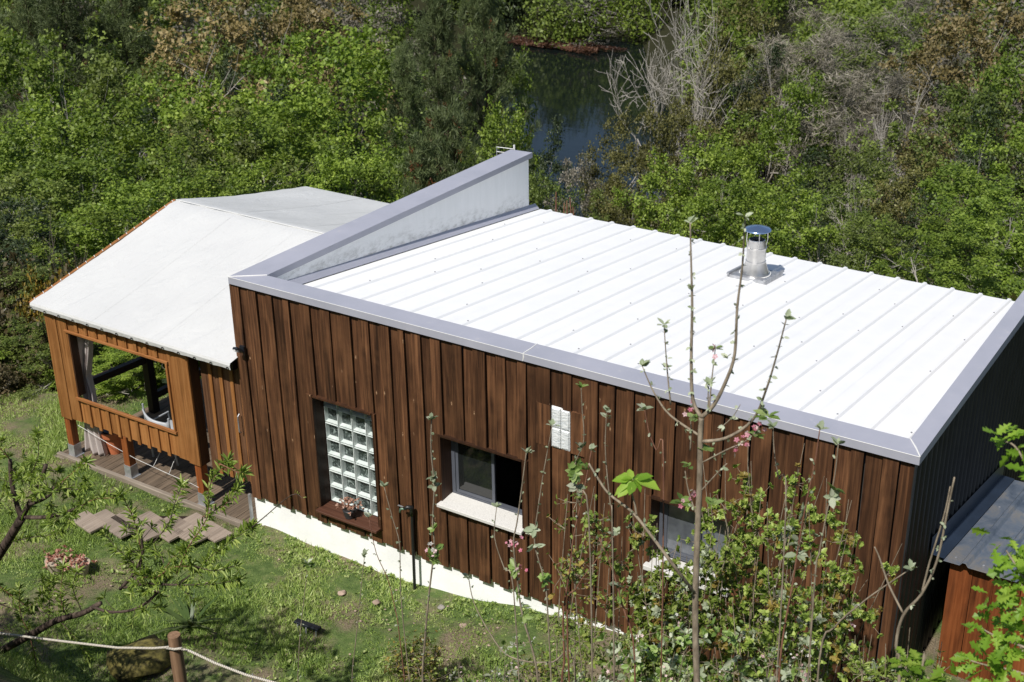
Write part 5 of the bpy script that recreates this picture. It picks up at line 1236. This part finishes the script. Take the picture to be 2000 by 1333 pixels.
stem_obj('branch', [([(7.948,-5.000,5.195),(7.944,-5.000,5.120),(7.964,-5.000,5.049),(7.975,-5.000,4.988)], .004, .006)], 'bark_apple', e)
finish(L, e)

# whips left of it: each a plant of its own
WH = [
 ([(6.365,-4.600,4.929),(6.350,-4.600,4.705),(6.362,-4.600,4.454),(6.337,-4.600,4.185),(6.340,-4.600,3.995),(6.282,-4.600,3.620),(6.229,-4.600,3.232),(6.191,-4.600,2.812)], .009, 'apple whip with a pink white blossom right of the standpipe', ['s', 's', 's', 's', 'a'], [((6.293,-4.600,4.025),'w',6), ((6.307,-4.600,3.964),'a',9), ((6.287,-4.600,3.898),'a',8), ((6.247,-4.600,3.904),'a',6)]),
 ([(6.979,-4.500,4.827),(6.940,-4.500,4.547),(6.907,-4.500,4.320),(6.879,-4.500,4.162),(6.901,-4.500,3.906),(6.936,-4.500,3.648),(7.010,-4.500,3.400),(7.054,-4.500,3.114)], .009, 'apple whip with a red bud cluster before the half open window', ['s'], [((6.890,-4.500,4.181),'q',7), ((6.864,-4.500,3.961),'a',9), ((6.872,-4.500,3.979),'q',3), ((6.930,-4.500,3.801),'a',9), ((6.922,-4.500,3.720),'a',8), ((6.959,-4.500,3.637),'a',7)]),
 ([(6.759,-4.500,4.381),(6.739,-4.500,4.152),(6.807,-4.500,3.948),(6.873,-4.500,3.811)], .006, 'thin twig tipped with one leaf tuft under the half open window', ['s'], []),
 ([(7.282,-4.700,5.188),(7.224,-4.700,4.875),(7.180,-4.700,4.588),(7.158,-4.700,4.369),(7.220,-4.700,4.140),(7.248,-4.700,3.892)], .006, 'slender budded shoot crossing the small glass block light', ['s'], [((7.186,-4.700,4.450),'s',7), ((7.197,-4.700,4.383),'s',6), ((7.256,-4.700,4.153),'a',8), ((7.234,-4.700,4.109),'a',7)]),
 ([(7.464,-4.700,5.469),(7.472,-4.700,5.336),(7.483,-4.700,5.142),(7.426,-4.700,4.969),(7.447,-4.700,4.810),(7.521,-4.700,4.665)], .006, 'budded shoot rising right of the small glass block light', ['a', 's'], [((7.402,-4.700,4.995),'a',8), ((7.413,-4.700,4.932),'a',8), ((7.379,-4.700,4.905),'a',6), ((7.346,-4.700,4.812),'s',6)]),
 ([(7.624,-4.700,5.371),(7.619,-4.700,5.156),(7.635,-4.700,4.967),(7.658,-4.700,4.793),(7.674,-4.700,4.615)], .006, 'budded shoot between the small light and the big leaf tuft', ['s', 's'], []),
 ([(7.852,-4.700,5.439),(7.883,-4.700,5.310),(7.929,-4.700,5.215),(7.974,-4.700,5.150)], .005, 'short silvery budded shoot under the coping left of the apple trunk', ['s'], []),
 ([(6.386,-4.300,3.613),(6.421,-4.300,3.429),(6.520,-4.300,3.259),(6.660,-4.300,3.105),(6.842,-4.300,3.109),(7.041,-4.300,3.187),(7.195,-4.300,3.271)], .008, 'curved shoot with a silver tuft at the right end of the lawn', ['s'], []),
 ([(4.854,-4.200,3.120),(4.804,-4.200,2.873),(4.726,-4.200,2.515),(4.661,-4.200,2.149),(4.636,-4.200,1.864)], .005, 'thin sapling topped by a fresh leaf tuft in the middle of the lawn', [], [((4.839,-4.200,3.124),'a',12), ((4.877,-4.200,3.106),'a',8)]),
 ([(5.411,-4.200,3.383),(5.346,-4.200,3.029),(5.277,-4.200,2.638),(5.194,-4.200,2.105)], .005, 'thin bare sapling stem rising in the middle of the lawn', [], []),
 ([(5.473,-4.200,3.724),(5.521,-4.200,3.443),(5.609,-4.200,3.259),(5.662,-4.200,3.015),(5.686,-4.200,2.800)], .005, 'thin bare leaning stem left of the standpipe', [], []),
 ([(5.629,-4.200,4.021),(5.685,-4.200,3.794),(5.735,-4.200,3.602),(5.725,-4.200,3.301),(5.725,-4.200,2.995)], .005, 'thin upright bare stem just left of the standpipe', ['s'], []),
 ([(7.364,-4.400,4.905),(7.315,-4.400,4.614),(7.247,-4.400,4.269),(7.220,-4.400,4.000),(7.177,-4.400,3.678),(7.185,-4.400,3.325),(7.170,-4.400,3.095)], .009, 'long pale shoot leaning left before the right half of the wall', [], [((7.383,-4.400,4.740),'a',6)]),
 ([(7.544,-4.400,4.406),(7.391,-4.400,4.136),(7.268,-4.400,3.905),(7.206,-4.400,3.690)], .008, 'pale forked shoot joining the long leaning one', [], []),
 ([(7.738,-4.500,3.620),(7.642,-4.500,3.993),(7.568,-4.500,4.221),(7.479,-4.500,4.404)], .008, 'bare greyish stem at the bottom left of the green shrub', [], [((7.606,-4.500,4.035),'a',8), ((7.588,-4.500,4.083),'s',7)]),
 ([(9.370,-4.800,4.320),(9.329,-4.800,4.572),(9.347,-4.800,4.763),(9.418,-4.800,4.910),(9.467,-4.800,5.118),(9.482,-4.800,5.391),(9.492,-4.800,5.581)], .012, 'tall forked budded shoot before the black side wall', ['s'], []),
 ([(8.741,-4.500,5.481),(8.732,-4.500,5.294),(8.706,-4.500,5.041),(8.685,-4.500,4.782),(8.671,-4.500,4.517),(8.644,-4.500,4.169),(8.642,-4.500,3.799)], .008, 'long budded shoot standing out above the green shrub', ['s'], [((8.711,-4.500,4.981),'s',7), ((8.682,-4.500,4.813),'s',7), ((8.667,-4.500,4.712),'s',7)]),
 ([(8.843,-4.500,5.422),(8.841,-4.500,5.237),(8.820,-4.500,5.016),(8.800,-4.500,4.758),(8.791,-4.500,4.528)], .007, 'second long budded shoot above the green shrub, right of the first', [], [((8.900,-4.500,5.180),'a',8), ((8.849,-4.500,5.148),'s',7)]),
 ([(8.494,-4.500,5.420),(8.509,-4.500,5.288),(8.542,-4.500,5.145),(8.598,-4.500,4.975)], .006, 'dark leafing twig at the top of the green shrub', ['s'], []),
 ([(9.306,-4.600,4.901),(9.168,-4.600,4.727),(9.073,-4.600,4.597),(8.953,-4.600,4.405),(8.890,-4.600,4.163)], .008, 'pale shoot reaching right from under the green shrub', ['s'], []),
]
for pts, r0, lab, ros, ext in WH:
    dn = pts[-1] if pts[-1][2] < pts[0][2] else pts[0]
    e = plant('apple_shoot', dn, lab, 'shoot', 'apple shoots standing before the house'); L = Leaves(int(abs(pts[0][0] * 977)) % 9999)
    low = [(dn[0], dn[1], e.location.z - .05)]
    line = (pts + [tuple((np.array(dn) + np.array(low[0])) / 2 + np.array([.03, .02, 0]))] + low) if dn is pts[-1] else (list(reversed(pts)) + [tuple((np.array(dn) + np.array(low[0])) / 2)] + low)
    stem_obj('stem', [(line, max(.0022, r0 * .35), r0 * .95)], 'bark_apple' if R.random() < .7 else 'bark_red', e, 6)
    if 'tall forked' in lab: stem_obj('stem', [([(9.347,-4.800,4.763),(9.255,-4.800,4.909),(9.198,-4.800,5.038),(9.167,-4.800,5.092)], .006, .003)], 'bark_apple', e, 6); stem_obj('stem', [([(9.418,-4.800,4.910),(9.434,-4.800,5.092),(9.469,-4.800,5.359),(9.479,-4.800,5.528)], .006, .003)], 'bark_apple', e, 6)
    nodes(L, pts, .055, .022, 3, 's', prob=.8)
    P_ = np.array(smooth_line(pts))
    rosette(L, P_[0], UPV, 7, .05, ros[0] if ros else 's', up=1.0)
    for k_ in ros[1:]: rosette(L, P_[L.rs.randint(1, max(2, len(P_) // 2))], UPV + L.rs.normal(size=3) * .5, 6, .05, k_, up=.8)
    for c_, k_, n_ in ext:
        q = P_[int(np.argmin(((P_ - np.array(c_)) ** 2).sum(1)))] + L.rs.normal(size=3) * .012
        if k_ in 'wqp': blossom(L, q, n_, .034, k_); blossom(L, q, 3, .03, 'p')
        else: rosette(L, q, UPV * .4 + L.rs.normal(size=3) * .6, n_, .062, k_, up=.4, droop=.25)
    finish(L, e)
# leafy shrubs before the right part of the wall
def leafy_shrub(name, base, tops, label, nst, leafs, seed, lsize=.032, z0=.25, tipf=.12, spread=.45, silver=.0, pink=0, key='h', T=T_LEAF):
    rs = np.random.RandomState(seed); L = Leaves(seed); base = np.array(base, float); base[2] = zbase(base[0], base[1])
    e = plant(name, base, label, 'shrub'); m = MB(); cen = []
    tops = [np.array(t, float) for t in tops]
    for k in range(nst):
        tp = tops[rs.randint(len(tops))] + rs.normal(size=3) * spread * np.array([.5, .5, .45]); b_ = base + rs.normal(size=3) * np.array([.10, .10, 0]); mid = (b_ + tp) / 2 + rs.normal(size=3) * spread * .3
        ln = smooth_line([b_, mid, tp]); m.tube(ln, list(np.linspace(.009, .002, len(ln))), 5, cap=False)
        Q = np.array(ln)
        for j in range(34):
            t = z0 + (1 - z0) * rs.rand() ** .8; q = Q[int(t * (len(Q) - 1))]; d = unit((rs.normal(size=3) + np.array([0, 0, .5]))[None])[0]; ll = rs.uniform(.06, .26) * (1.25 - t * .6)
            q2 = q + d * ll; m.tube([q, (q + q2) / 2 + rs.normal(size=3) * .012, q2], [.003, .0022, .0015], 3, cap=False); cen.append((q2, d, t)); cen.append(((q + q2) / 2, d, t))
    m.build('stems', M['bark_apple'], e)
    n = max(3, int(leafs / len(cen)))
    for q, d, t in cen:
        r_ = rs.rand(); kk = key
        if r_ < silver: kk = 's'
        elif r_ < silver + tipf * (t > .6): kk = 't'
        rosette(L, q, d, rs.randint(max(2, n - 2), n + 3), lsize * rs.uniform(.75, 1.3), kk, rs, up=.7, T=T)
        if pink and rs.rand() < pink: blossom(L, q, 3, .026, 'w' if rs.rand() < .6 else 'p', rs)
    finish(L, e); return e
leafy_shrub('green_shrub', (7.773,-2.400,1.439), [(7.699,-2.400,3.708), (7.428,-2.300,3.484), (8.014,-2.400,3.639), (7.809,-2.300,3.777), (8.215,-2.500,3.506), (7.733,-2.600,3.309), (7.375,-2.500,3.127)], 'dense green shrub with reddish tips before the right window', 32, 42000, 41, .038, .2, .14, .42)
leafy_shrub('green_shrub', (7.297,-2.800,1.516), [(7.207,-2.800,3.588), (7.056,-2.800,3.231), (7.471,-2.900,3.301), (6.984,-2.800,2.842), (7.051,-2.700,3.128), (7.001,-2.700,3.335), (7.489,-2.900,2.955)], 'bushy green shrub below the right window, left of the apple trunk', 24, 28000, 42, .037, .25, .08, .38, .10, .02)
leafy_shrub('green_shrub', (8.316,-3.000,1.905), [(8.316,-3.000,3.699), (8.428,-3.000,4.015), (8.230,-3.100,3.482), (8.519,-3.000,3.406), (8.067,-3.100,3.212)], 'open green shrub with silvery tufts at the right of the dense one', 18, 18000, 43, .040, .3, .15, .35, .22, .02)
leafy_shrub('blossom_shrub', (7.405,-3.800,2.177), [(7.225,-3.800,3.028), (7.452,-3.800,3.246), (7.646,-3.800,3.116), (7.068,-3.800,2.790), (7.747,-3.800,3.363)], 'low shrub with pink blossoms and silver leaves at the bottom of the view', 18, 8500, 44, .05, .3, .0, .3, .35, .16, 'a')
leafy_shrub('blossom_shrub', (8.377,-4.000,2.709), [(8.336,-4.000,3.801), (8.514,-4.000,3.608), (8.192,-4.000,3.436), (8.063,-4.000,3.263)], 'low silvery leafed shrub with a pink blossom right of the apple trunk', 14, 4200, 45, .045, .3, .0, .28, .35, .10, 'a')
leafy_shrub('blossom_shrub', (6.057,-3.600,1.689), [(6.073,-3.600,2.333), (6.305,-3.600,2.523), (5.784,-3.600,2.165), (5.584,-3.600,2.032)], 'low apple shrub with white pink blossom at the bottom centre', 7, 500, 46, .045, .4, .0, .22, .3, .2, 'a')
leafy_shrub('thin_shrub', (6.480,-2.900,1.473), [(6.415,-2.900,3.561), (6.570,-2.900,3.433), (6.328,-2.900,3.173), (6.644,-2.900,2.915), (6.508,-2.900,3.051)], 'thin airy shrub before the wall right of the small glass block light', 8, 2000, 47, .04, .5, .15, .28)
leafy_shrub('dark_shrub', (3.848,-1.700,0.084), [(3.765,-1.700,0.338), (3.963,-1.700,0.449), (4.085,-1.700,0.341), (3.620,-1.700,0.086)], 'small dark shrub growing in bare soil at the bottom centre', 16, 900, 48, .03, .2, .3, .16)
leafy_shrub('corner_shrub', (9.317,-4.400,3.472), [(9.302,-4.400,4.366), (9.161,-4.400,4.142), (9.424,-4.400,4.251), (9.438,-4.400,4.581)], 'narrow leaved shrub at the foot of the tall forked shoot', 11, 1700, 49, .055, .45, .0, .26, T=T_LONG, key='l')
leafy_shrub('dark_shrub', (5.338,-1.400,0.005), [(5.279,-1.400,0.479), (5.565,-1.400,0.658), (5.044,-1.400,0.318)], 'low tangled shrub in bare soil left of the blossom shrubs', 12, 500, 50, .03, .2, .3, .2)

# peach tree on the left
e = plant('peach_tree', (-0.680,-4.000,-0.600), 'old pruned peach tree with dark limbs and narrow leaves at the lower left', 'peach tree'); L = Leaves(61); rs = np.random.RandomState(61)
lim = [([(-1.162,-4.000,-1.309),(-0.613,-4.000,-0.231),(-0.023,-4.000,0.782),(0.463,-4.000,1.387),(0.813,-4.000,1.790),(1.133,-4.000,2.179)], .085, .05), ([(-0.733,-4.000,-0.485),(-0.068,-4.000,0.048),(0.337,-4.000,0.344),(0.913,-4.000,0.775),(1.366,-4.000,1.121),(1.774,-4.000,1.360),(2.069,-4.000,1.586)], .06, .028), ([(1.133,-4.000,2.179),(1.096,-4.000,2.370),(1.095,-4.000,2.586),(1.135,-4.000,2.796)], .032, .022),
       ([(1.133,-4.000,2.179),(1.343,-4.000,2.448),(1.506,-4.000,2.660),(1.645,-4.000,2.896)], .034, .022), ([(1.387,-4.050,2.435),(1.589,-4.050,2.553),(1.732,-4.050,2.667),(1.777,-4.050,2.743)], .02, .013), ([(1.160,-4.000,2.198),(1.505,-4.000,2.312),(1.815,-4.000,2.467),(2.060,-4.000,2.609)], .026, .016),
       ([(2.080,-4.100,1.612),(2.321,-4.100,1.649),(2.605,-4.100,1.774),(2.825,-4.100,1.933),(3.014,-4.100,2.125)], .016, .014), ([(2.514,-4.100,1.967),(2.731,-4.100,2.205),(2.874,-4.100,2.437),(2.898,-4.100,2.633)], .02, .014), ([(2.551,-4.100,1.991),(2.897,-4.100,2.161),(3.124,-4.100,2.234),(3.284,-4.100,2.292)], .014, .010), ([(3.014,-4.100,2.125),(2.887,-4.100,2.105),(2.723,-4.100,2.160)], .014, .014)]
for q, r0, r1 in lim: stem_obj('limb', [(q, r0 * .82, r1 * .8)], 'bark_peach', e, 10)
sht = [[(2.861,-4.100,2.432),(2.854,-4.100,2.659),(2.764,-4.100,2.829),(2.802,-4.100,3.030)], [(3.041,-4.100,2.622),(3.267,-4.100,2.896),(3.393,-4.100,3.131),(3.456,-4.100,3.269)], [(3.272,-4.100,2.400),(3.509,-4.100,2.782),(3.668,-4.100,3.077),(3.811,-4.100,3.404),(3.937,-4.100,3.669)], [(3.284,-4.100,2.292),(3.628,-4.100,2.627),(3.952,-4.100,2.934),(4.209,-4.100,3.162)], [(3.934,-4.100,3.646),(4.049,-4.100,3.636),(4.197,-4.100,3.636)], [(3.131,-4.100,2.451),(3.022,-4.100,2.514),(2.977,-4.100,2.600)],
       [(1.135,-4.000,2.796),(1.162,-4.000,2.951),(1.113,-4.000,2.979)], [(1.392,-4.000,2.704),(1.493,-4.000,2.944),(1.508,-4.000,3.113)], [(1.648,-4.000,2.625),(1.917,-4.000,2.916),(2.151,-4.000,3.088)], [(1.735,-4.000,2.705),(2.021,-4.000,2.794),(2.213,-4.000,2.930)], [(0.883,-4.000,2.384),(0.868,-4.000,2.598),(1.032,-4.000,2.808)], [(0.841,-4.000,1.811),(1.216,-4.000,1.995),(1.614,-4.000,2.185),(1.947,-4.000,2.457)],
       [(0.264,-3.900,1.136),(0.556,-3.900,1.062),(0.859,-3.900,1.055),(1.112,-3.900,1.328)], [(0.346,-3.900,0.861),(0.674,-3.900,0.924),(1.048,-3.900,1.216),(1.143,-3.900,1.456)], [(1.533,-4.000,1.227),(1.559,-4.000,1.496),(1.654,-4.000,1.757)], [(1.778,-4.000,1.379),(1.764,-4.000,1.629),(1.854,-4.000,1.885)], [(0.913,-4.000,0.775),(0.830,-4.000,1.045),(0.814,-4.000,1.278)], [(1.241,-4.000,1.054),(1.349,-4.000,1.418),(1.346,-4.000,1.646)],
       [(2.731,-4.100,2.205),(2.988,-4.100,2.323),(3.249,-4.100,2.442),(3.503,-4.100,2.558)], [(3.503,-4.100,2.558),(3.800,-4.100,2.640),(4.040,-4.100,2.774)], [(2.963,-4.100,2.185),(3.195,-4.100,2.474),(3.396,-4.100,2.620)], [(3.156,-4.100,2.245),(3.588,-4.100,2.364),(3.955,-4.100,2.549)], [(1.887,-4.000,2.491),(2.190,-4.000,2.667),(2.441,-4.000,2.799)], [(0.638,-4.000,2.027),(0.883,-4.000,2.384),(1.087,-4.000,2.611)],
       [(0.896,-4.000,0.707),(0.913,-4.000,0.467),(0.758,-4.000,0.150)], [(1.440,-4.000,1.132),(1.625,-4.000,0.999),(1.684,-4.000,0.786)], [(0.467,-4.000,1.682),(0.638,-4.000,2.027),(0.770,-4.000,2.238)], [(4.314,-4.200,3.252),(4.476,-4.200,3.396),(4.699,-4.200,3.579),(4.905,-4.200,3.676)], [(3.668,-4.100,3.077),(3.886,-4.100,3.242),(4.045,-4.100,3.408)], [(2.752,-4.100,2.317),(2.558,-4.100,2.352),(2.489,-4.100,2.484)]]
for i, q in enumerate(sht):
    q = [tuple(np.array(v) + (rs.normal(size=3) * .03 if j else 0)) for j, v in enumerate(q)]
    stem_obj('twig', [(q, .0055, .0022)], 'bark_peach' if i % 2 else 'bark_red', e, 5)
    dense = .0075 if i not in (27,) else .06
    P_ = np.array(smooth_line(q, 10)); n = int(np.linalg.norm(np.diff(P_, axis=0), axis=1).sum() / dense); idx_ = rs.randint(len(P_) // 6, len(P_), n); C_ = P_[idx_] + rs.normal(size=(n, 3)) * .004
    d = unit((P_[-1] - P_[0])[None]); sd_ = rs.normal(size=(n, 3)); U = unit(unit(sd_ - (sd_ @ d[0])[:, None] * d) + d * rs.uniform(.3, 1.3, (n, 1)) + np.array([0, 0, .1]))
    L.put('l', T_LONG, C_, U, np.array([0, -.2, 1.]) + rs.normal(size=(n, 3)) * .35, rs.uniform(.045, .10, n) if i != 27 else rs.uniform(.02, .04, n))
    if i != 27: rosette(L, P_[-1], d[0], 11, .085, 'l', rs, T=T_LONG, up=1.2)
for q, r0, r1 in lim[2:]:   # extra tufts around the pruned ends
    Q = np.array(smooth_line(q))
    for _ in range(13):
        c_ = Q[rs.randint(len(Q) // 3, len(Q))]; dd = unit((rs.normal(size=3) + np.array([0, 0, .6]))[None])[0]; tip = c_ + dd * rs.uniform(.08, .22)
        stem_obj('twig', [([tuple(c_), tuple((c_ + tip) / 2), tuple(tip)], .003, .002)], 'bark_peach', e, 4); rosette(L, tip, dd, 13, .082, 'l', rs, T=T_LONG, up=.9)
for q in ([(.32, -4.0, .6), (.1, -4.9, 1.8), (.3, -5.9, 2.8)], [(.1, -4.9, 1.8), (1.0, -5.6, 2.5), (1.7, -6.1, 2.95)], [(.1, -4.9, 1.8), (-.7, -5.3, 2.4), (-1.0, -5.9, 2.8)]): stem_obj('limb', [(q, .05, .02)], 'bark_peach', e, 8)
n = 5200; C_ = np.stack([rs.uniform(-1.3, 2.0, n), -5.9 + rs.normal(size=n) * .38, 2.75 + rs.normal(size=n) * .3], 1); U = unit(rs.normal(size=(n, 3)))
L.put('l', T_LONG, C_, U, np.array([0, 0, 1.]) + rs.normal(size=(n, 3)) * .5, rs.uniform(.09, .14, n))
finish(L, e)
# young oak at the lower right
e = plant('oak_sapling', (10.079,-5.200,4.903), 'young oak with bright yellow green lobed leaves at the lower right edge', 'oak'); L = Leaves(71); rs = np.random.RandomState(71)
bz_ = (9.98, -5.2, e.location.z - .05)
stem_obj('trunk', [([bz_] + list(reversed([(9.839,-5.200,6.131),(9.898,-5.200,5.862),(9.969,-5.200,5.512),(10.043,-5.200,5.148),(10.089,-5.200,4.908)])), .03, .012)], 'bark_apple', e, 8)
for q, n in (([(10.015,-5.200,5.269),(9.920,-5.200,5.417),(9.856,-5.200,5.498),(9.831,-5.200,5.528)], 26), ([(10.043,-5.200,5.148),(9.945,-5.200,5.243),(9.877,-5.200,5.270),(9.841,-5.200,5.296)], 26), ([(10.055,-5.200,5.071),(9.946,-5.200,5.082),(9.836,-5.200,5.092),(9.779,-5.200,5.110)], 30), ([(10.073,-5.200,4.942),(9.944,-5.200,4.943),(9.836,-5.200,4.926),(9.759,-5.200,4.922)], 30),
             ([(9.911,-5.200,5.842),(9.843,-5.200,5.966),(9.794,-5.200,6.024),(9.756,-5.200,6.032)], 18), ([(10.058,-5.200,5.046),(9.984,-5.200,5.042),(9.933,-5.200,5.103)], 22), ([(10.073,-5.200,4.942),(9.996,-5.200,4.882),(9.910,-5.200,4.873)], 22), ([(10.008,-5.200,5.319),(9.941,-5.200,5.347),(9.900,-5.200,5.410)], 16)):
    stem_obj('branch', [(q, .007, .003)], 'bark_apple', e, 5); P_ = np.array(smooth_line(q)); C_ = P_[rs.randint(len(P_) // 3, len(P_), n)] + rs.normal(size=(n, 3)) * .035
    U = unit(rs.normal(size=(n, 3)) + np.array([-.5, 0, -.1])); L.put('o', T_OAK, C_, U, np.array([0, -.35, .9]) + rs.normal(size=(n, 3)) * .4, rs.uniform(.055, .105, n))
finish(L, e)
e = plant('oak_seedling', (9.563,-5.200,4.517), 'low bright green oak shoot at the bottom edge before the red shed', 'oak'); L = Leaves(72)
stem_obj('stem', [([((9.563,-5.200,4.517)[0], -5.2, e.location.z)] + [(9.558,-5.200,4.664),(9.557,-5.200,4.781)], .008, .004)], 'bark_apple', e)
for q in ((9.554,-5.200,4.808), (9.515,-5.200,4.734), (9.597,-5.200,4.739), (9.483,-5.200,4.808)): rosette(L, q, UPV, 9, .09, 'o', droop=.2, T=T_OAK)
finish(L, e)
# spiky plant on the lawn
c_ = (0.766,-1.904,-0.450); e = plant('spiky_plant', c_, 'strap leaved spiky plant in the lawn behind the round post', 'plant'); L = Leaves(81); rs = np.random.RandomState(81)
n = 26; a = rs.rand(n) * 6.28; U = np.stack([np.cos(a), np.sin(a), rs.uniform(.2, .85, n)], 1); C_ = np.tile([c_[0], c_[1], e.location.z], (n, 1)) + rs.normal(size=(n, 3)) * .012
S = rs.uniform(.35, .62, n); L.put('k', ([(0, .5, 0), (0, -.5, 0), (.5, -.5, .04), (.5, .5, .04), (1, .02, -.05), (1, -.02, -.05)], [(0, 1, 2, 3), (3, 2, 5, 4)]), C_, U, np.tile([0, 0, 1.], (n, 1)), np.stack([S, S * .075, S], 1))
L.build('k', 'leaves', M['lf_agave'], e)
# pink leaved pot plants
for (q, lab, s_) in (((-1.407,-1.979,-0.470), 'pot of pink succulents left of the other on the lawn', .13), ((-1.109,-1.872,-0.470), 'pot of pink succulents on the lawn nearest the plank path', .12)):
    q = (q[0], q[1], zbase(q[0], q[1])); e = empty('plant_pot', q, lab, 'plant pot', 'pots of pink succulents on the lawn'); L = Leaves(int(q[0] * -100) % 97)
    MB().lathe(q, [(.001, .01), (.08, 0), (.12, .15), (.13, .155), (.13, .17), (.112, .17), (.10, .14), (.001, .14)], 18).build('pot', M['soilpot'], e)
    for k in range(26): cc = np.array(q) + L.rs.normal(size=3) * np.array([.09, .09, .02]) + np.array([0, 0, .2]); L.put('x', T_LEAF, np.repeat(cc[None], 6, 0), L.rs.normal(size=(6, 3)) + np.array([0, 0, .5]), L.rs.normal(size=(6, 3)) + UPV, L.rs.uniform(.03, .055, 6))
    L.build('x', 'leaves', M['lf_succ'], e)
# sill plant
q = Vector((1.58, .02, .184)); e = empty('sill_pot', q, 'dark ribbed flower pot with peach pink leaves on the window sill', 'plant pot'); L = Leaves(91)
MB().lathe(q, [(.001, 0), (.055, 0), (.06, .01), (.058, .02), (.068, .035), (.065, .05), (.075, .065), (.072, .08), (.082, .1), (.083, .115), (.07, .115), (.001, .10)], 20).build('pot', M['pot_dark'], e, smooth=True)
for k in range(42):
    cc = np.array(q) + L.rs.normal(size=3) * np.array([.065, .05, .045]) + np.array([0, 0, .19]); n = 6; L.put('y', T_LEAF, np.repeat(cc[None], n, 0), L.rs.normal(size=(n, 3)) + UPV * .6, L.rs.normal(size=(n, 3)) + UPV, L.rs.uniform(.022, .045, n))
L.build('y', 'leaves', M['lf_peachy'], e)
m = MB()
for k in range(8): m.tube([q + Vector((0, 0, .10)), q + Vector((R.uniform(-.08, .08), R.uniform(-.05, .05), .2))], .003, 4)
m.build('stems', M['bark_red'], e)
print('triangles', sum(len(m_.loops) - 2 * len(m_.polygons) for m_ in bpy.data.meshes if m_.users))
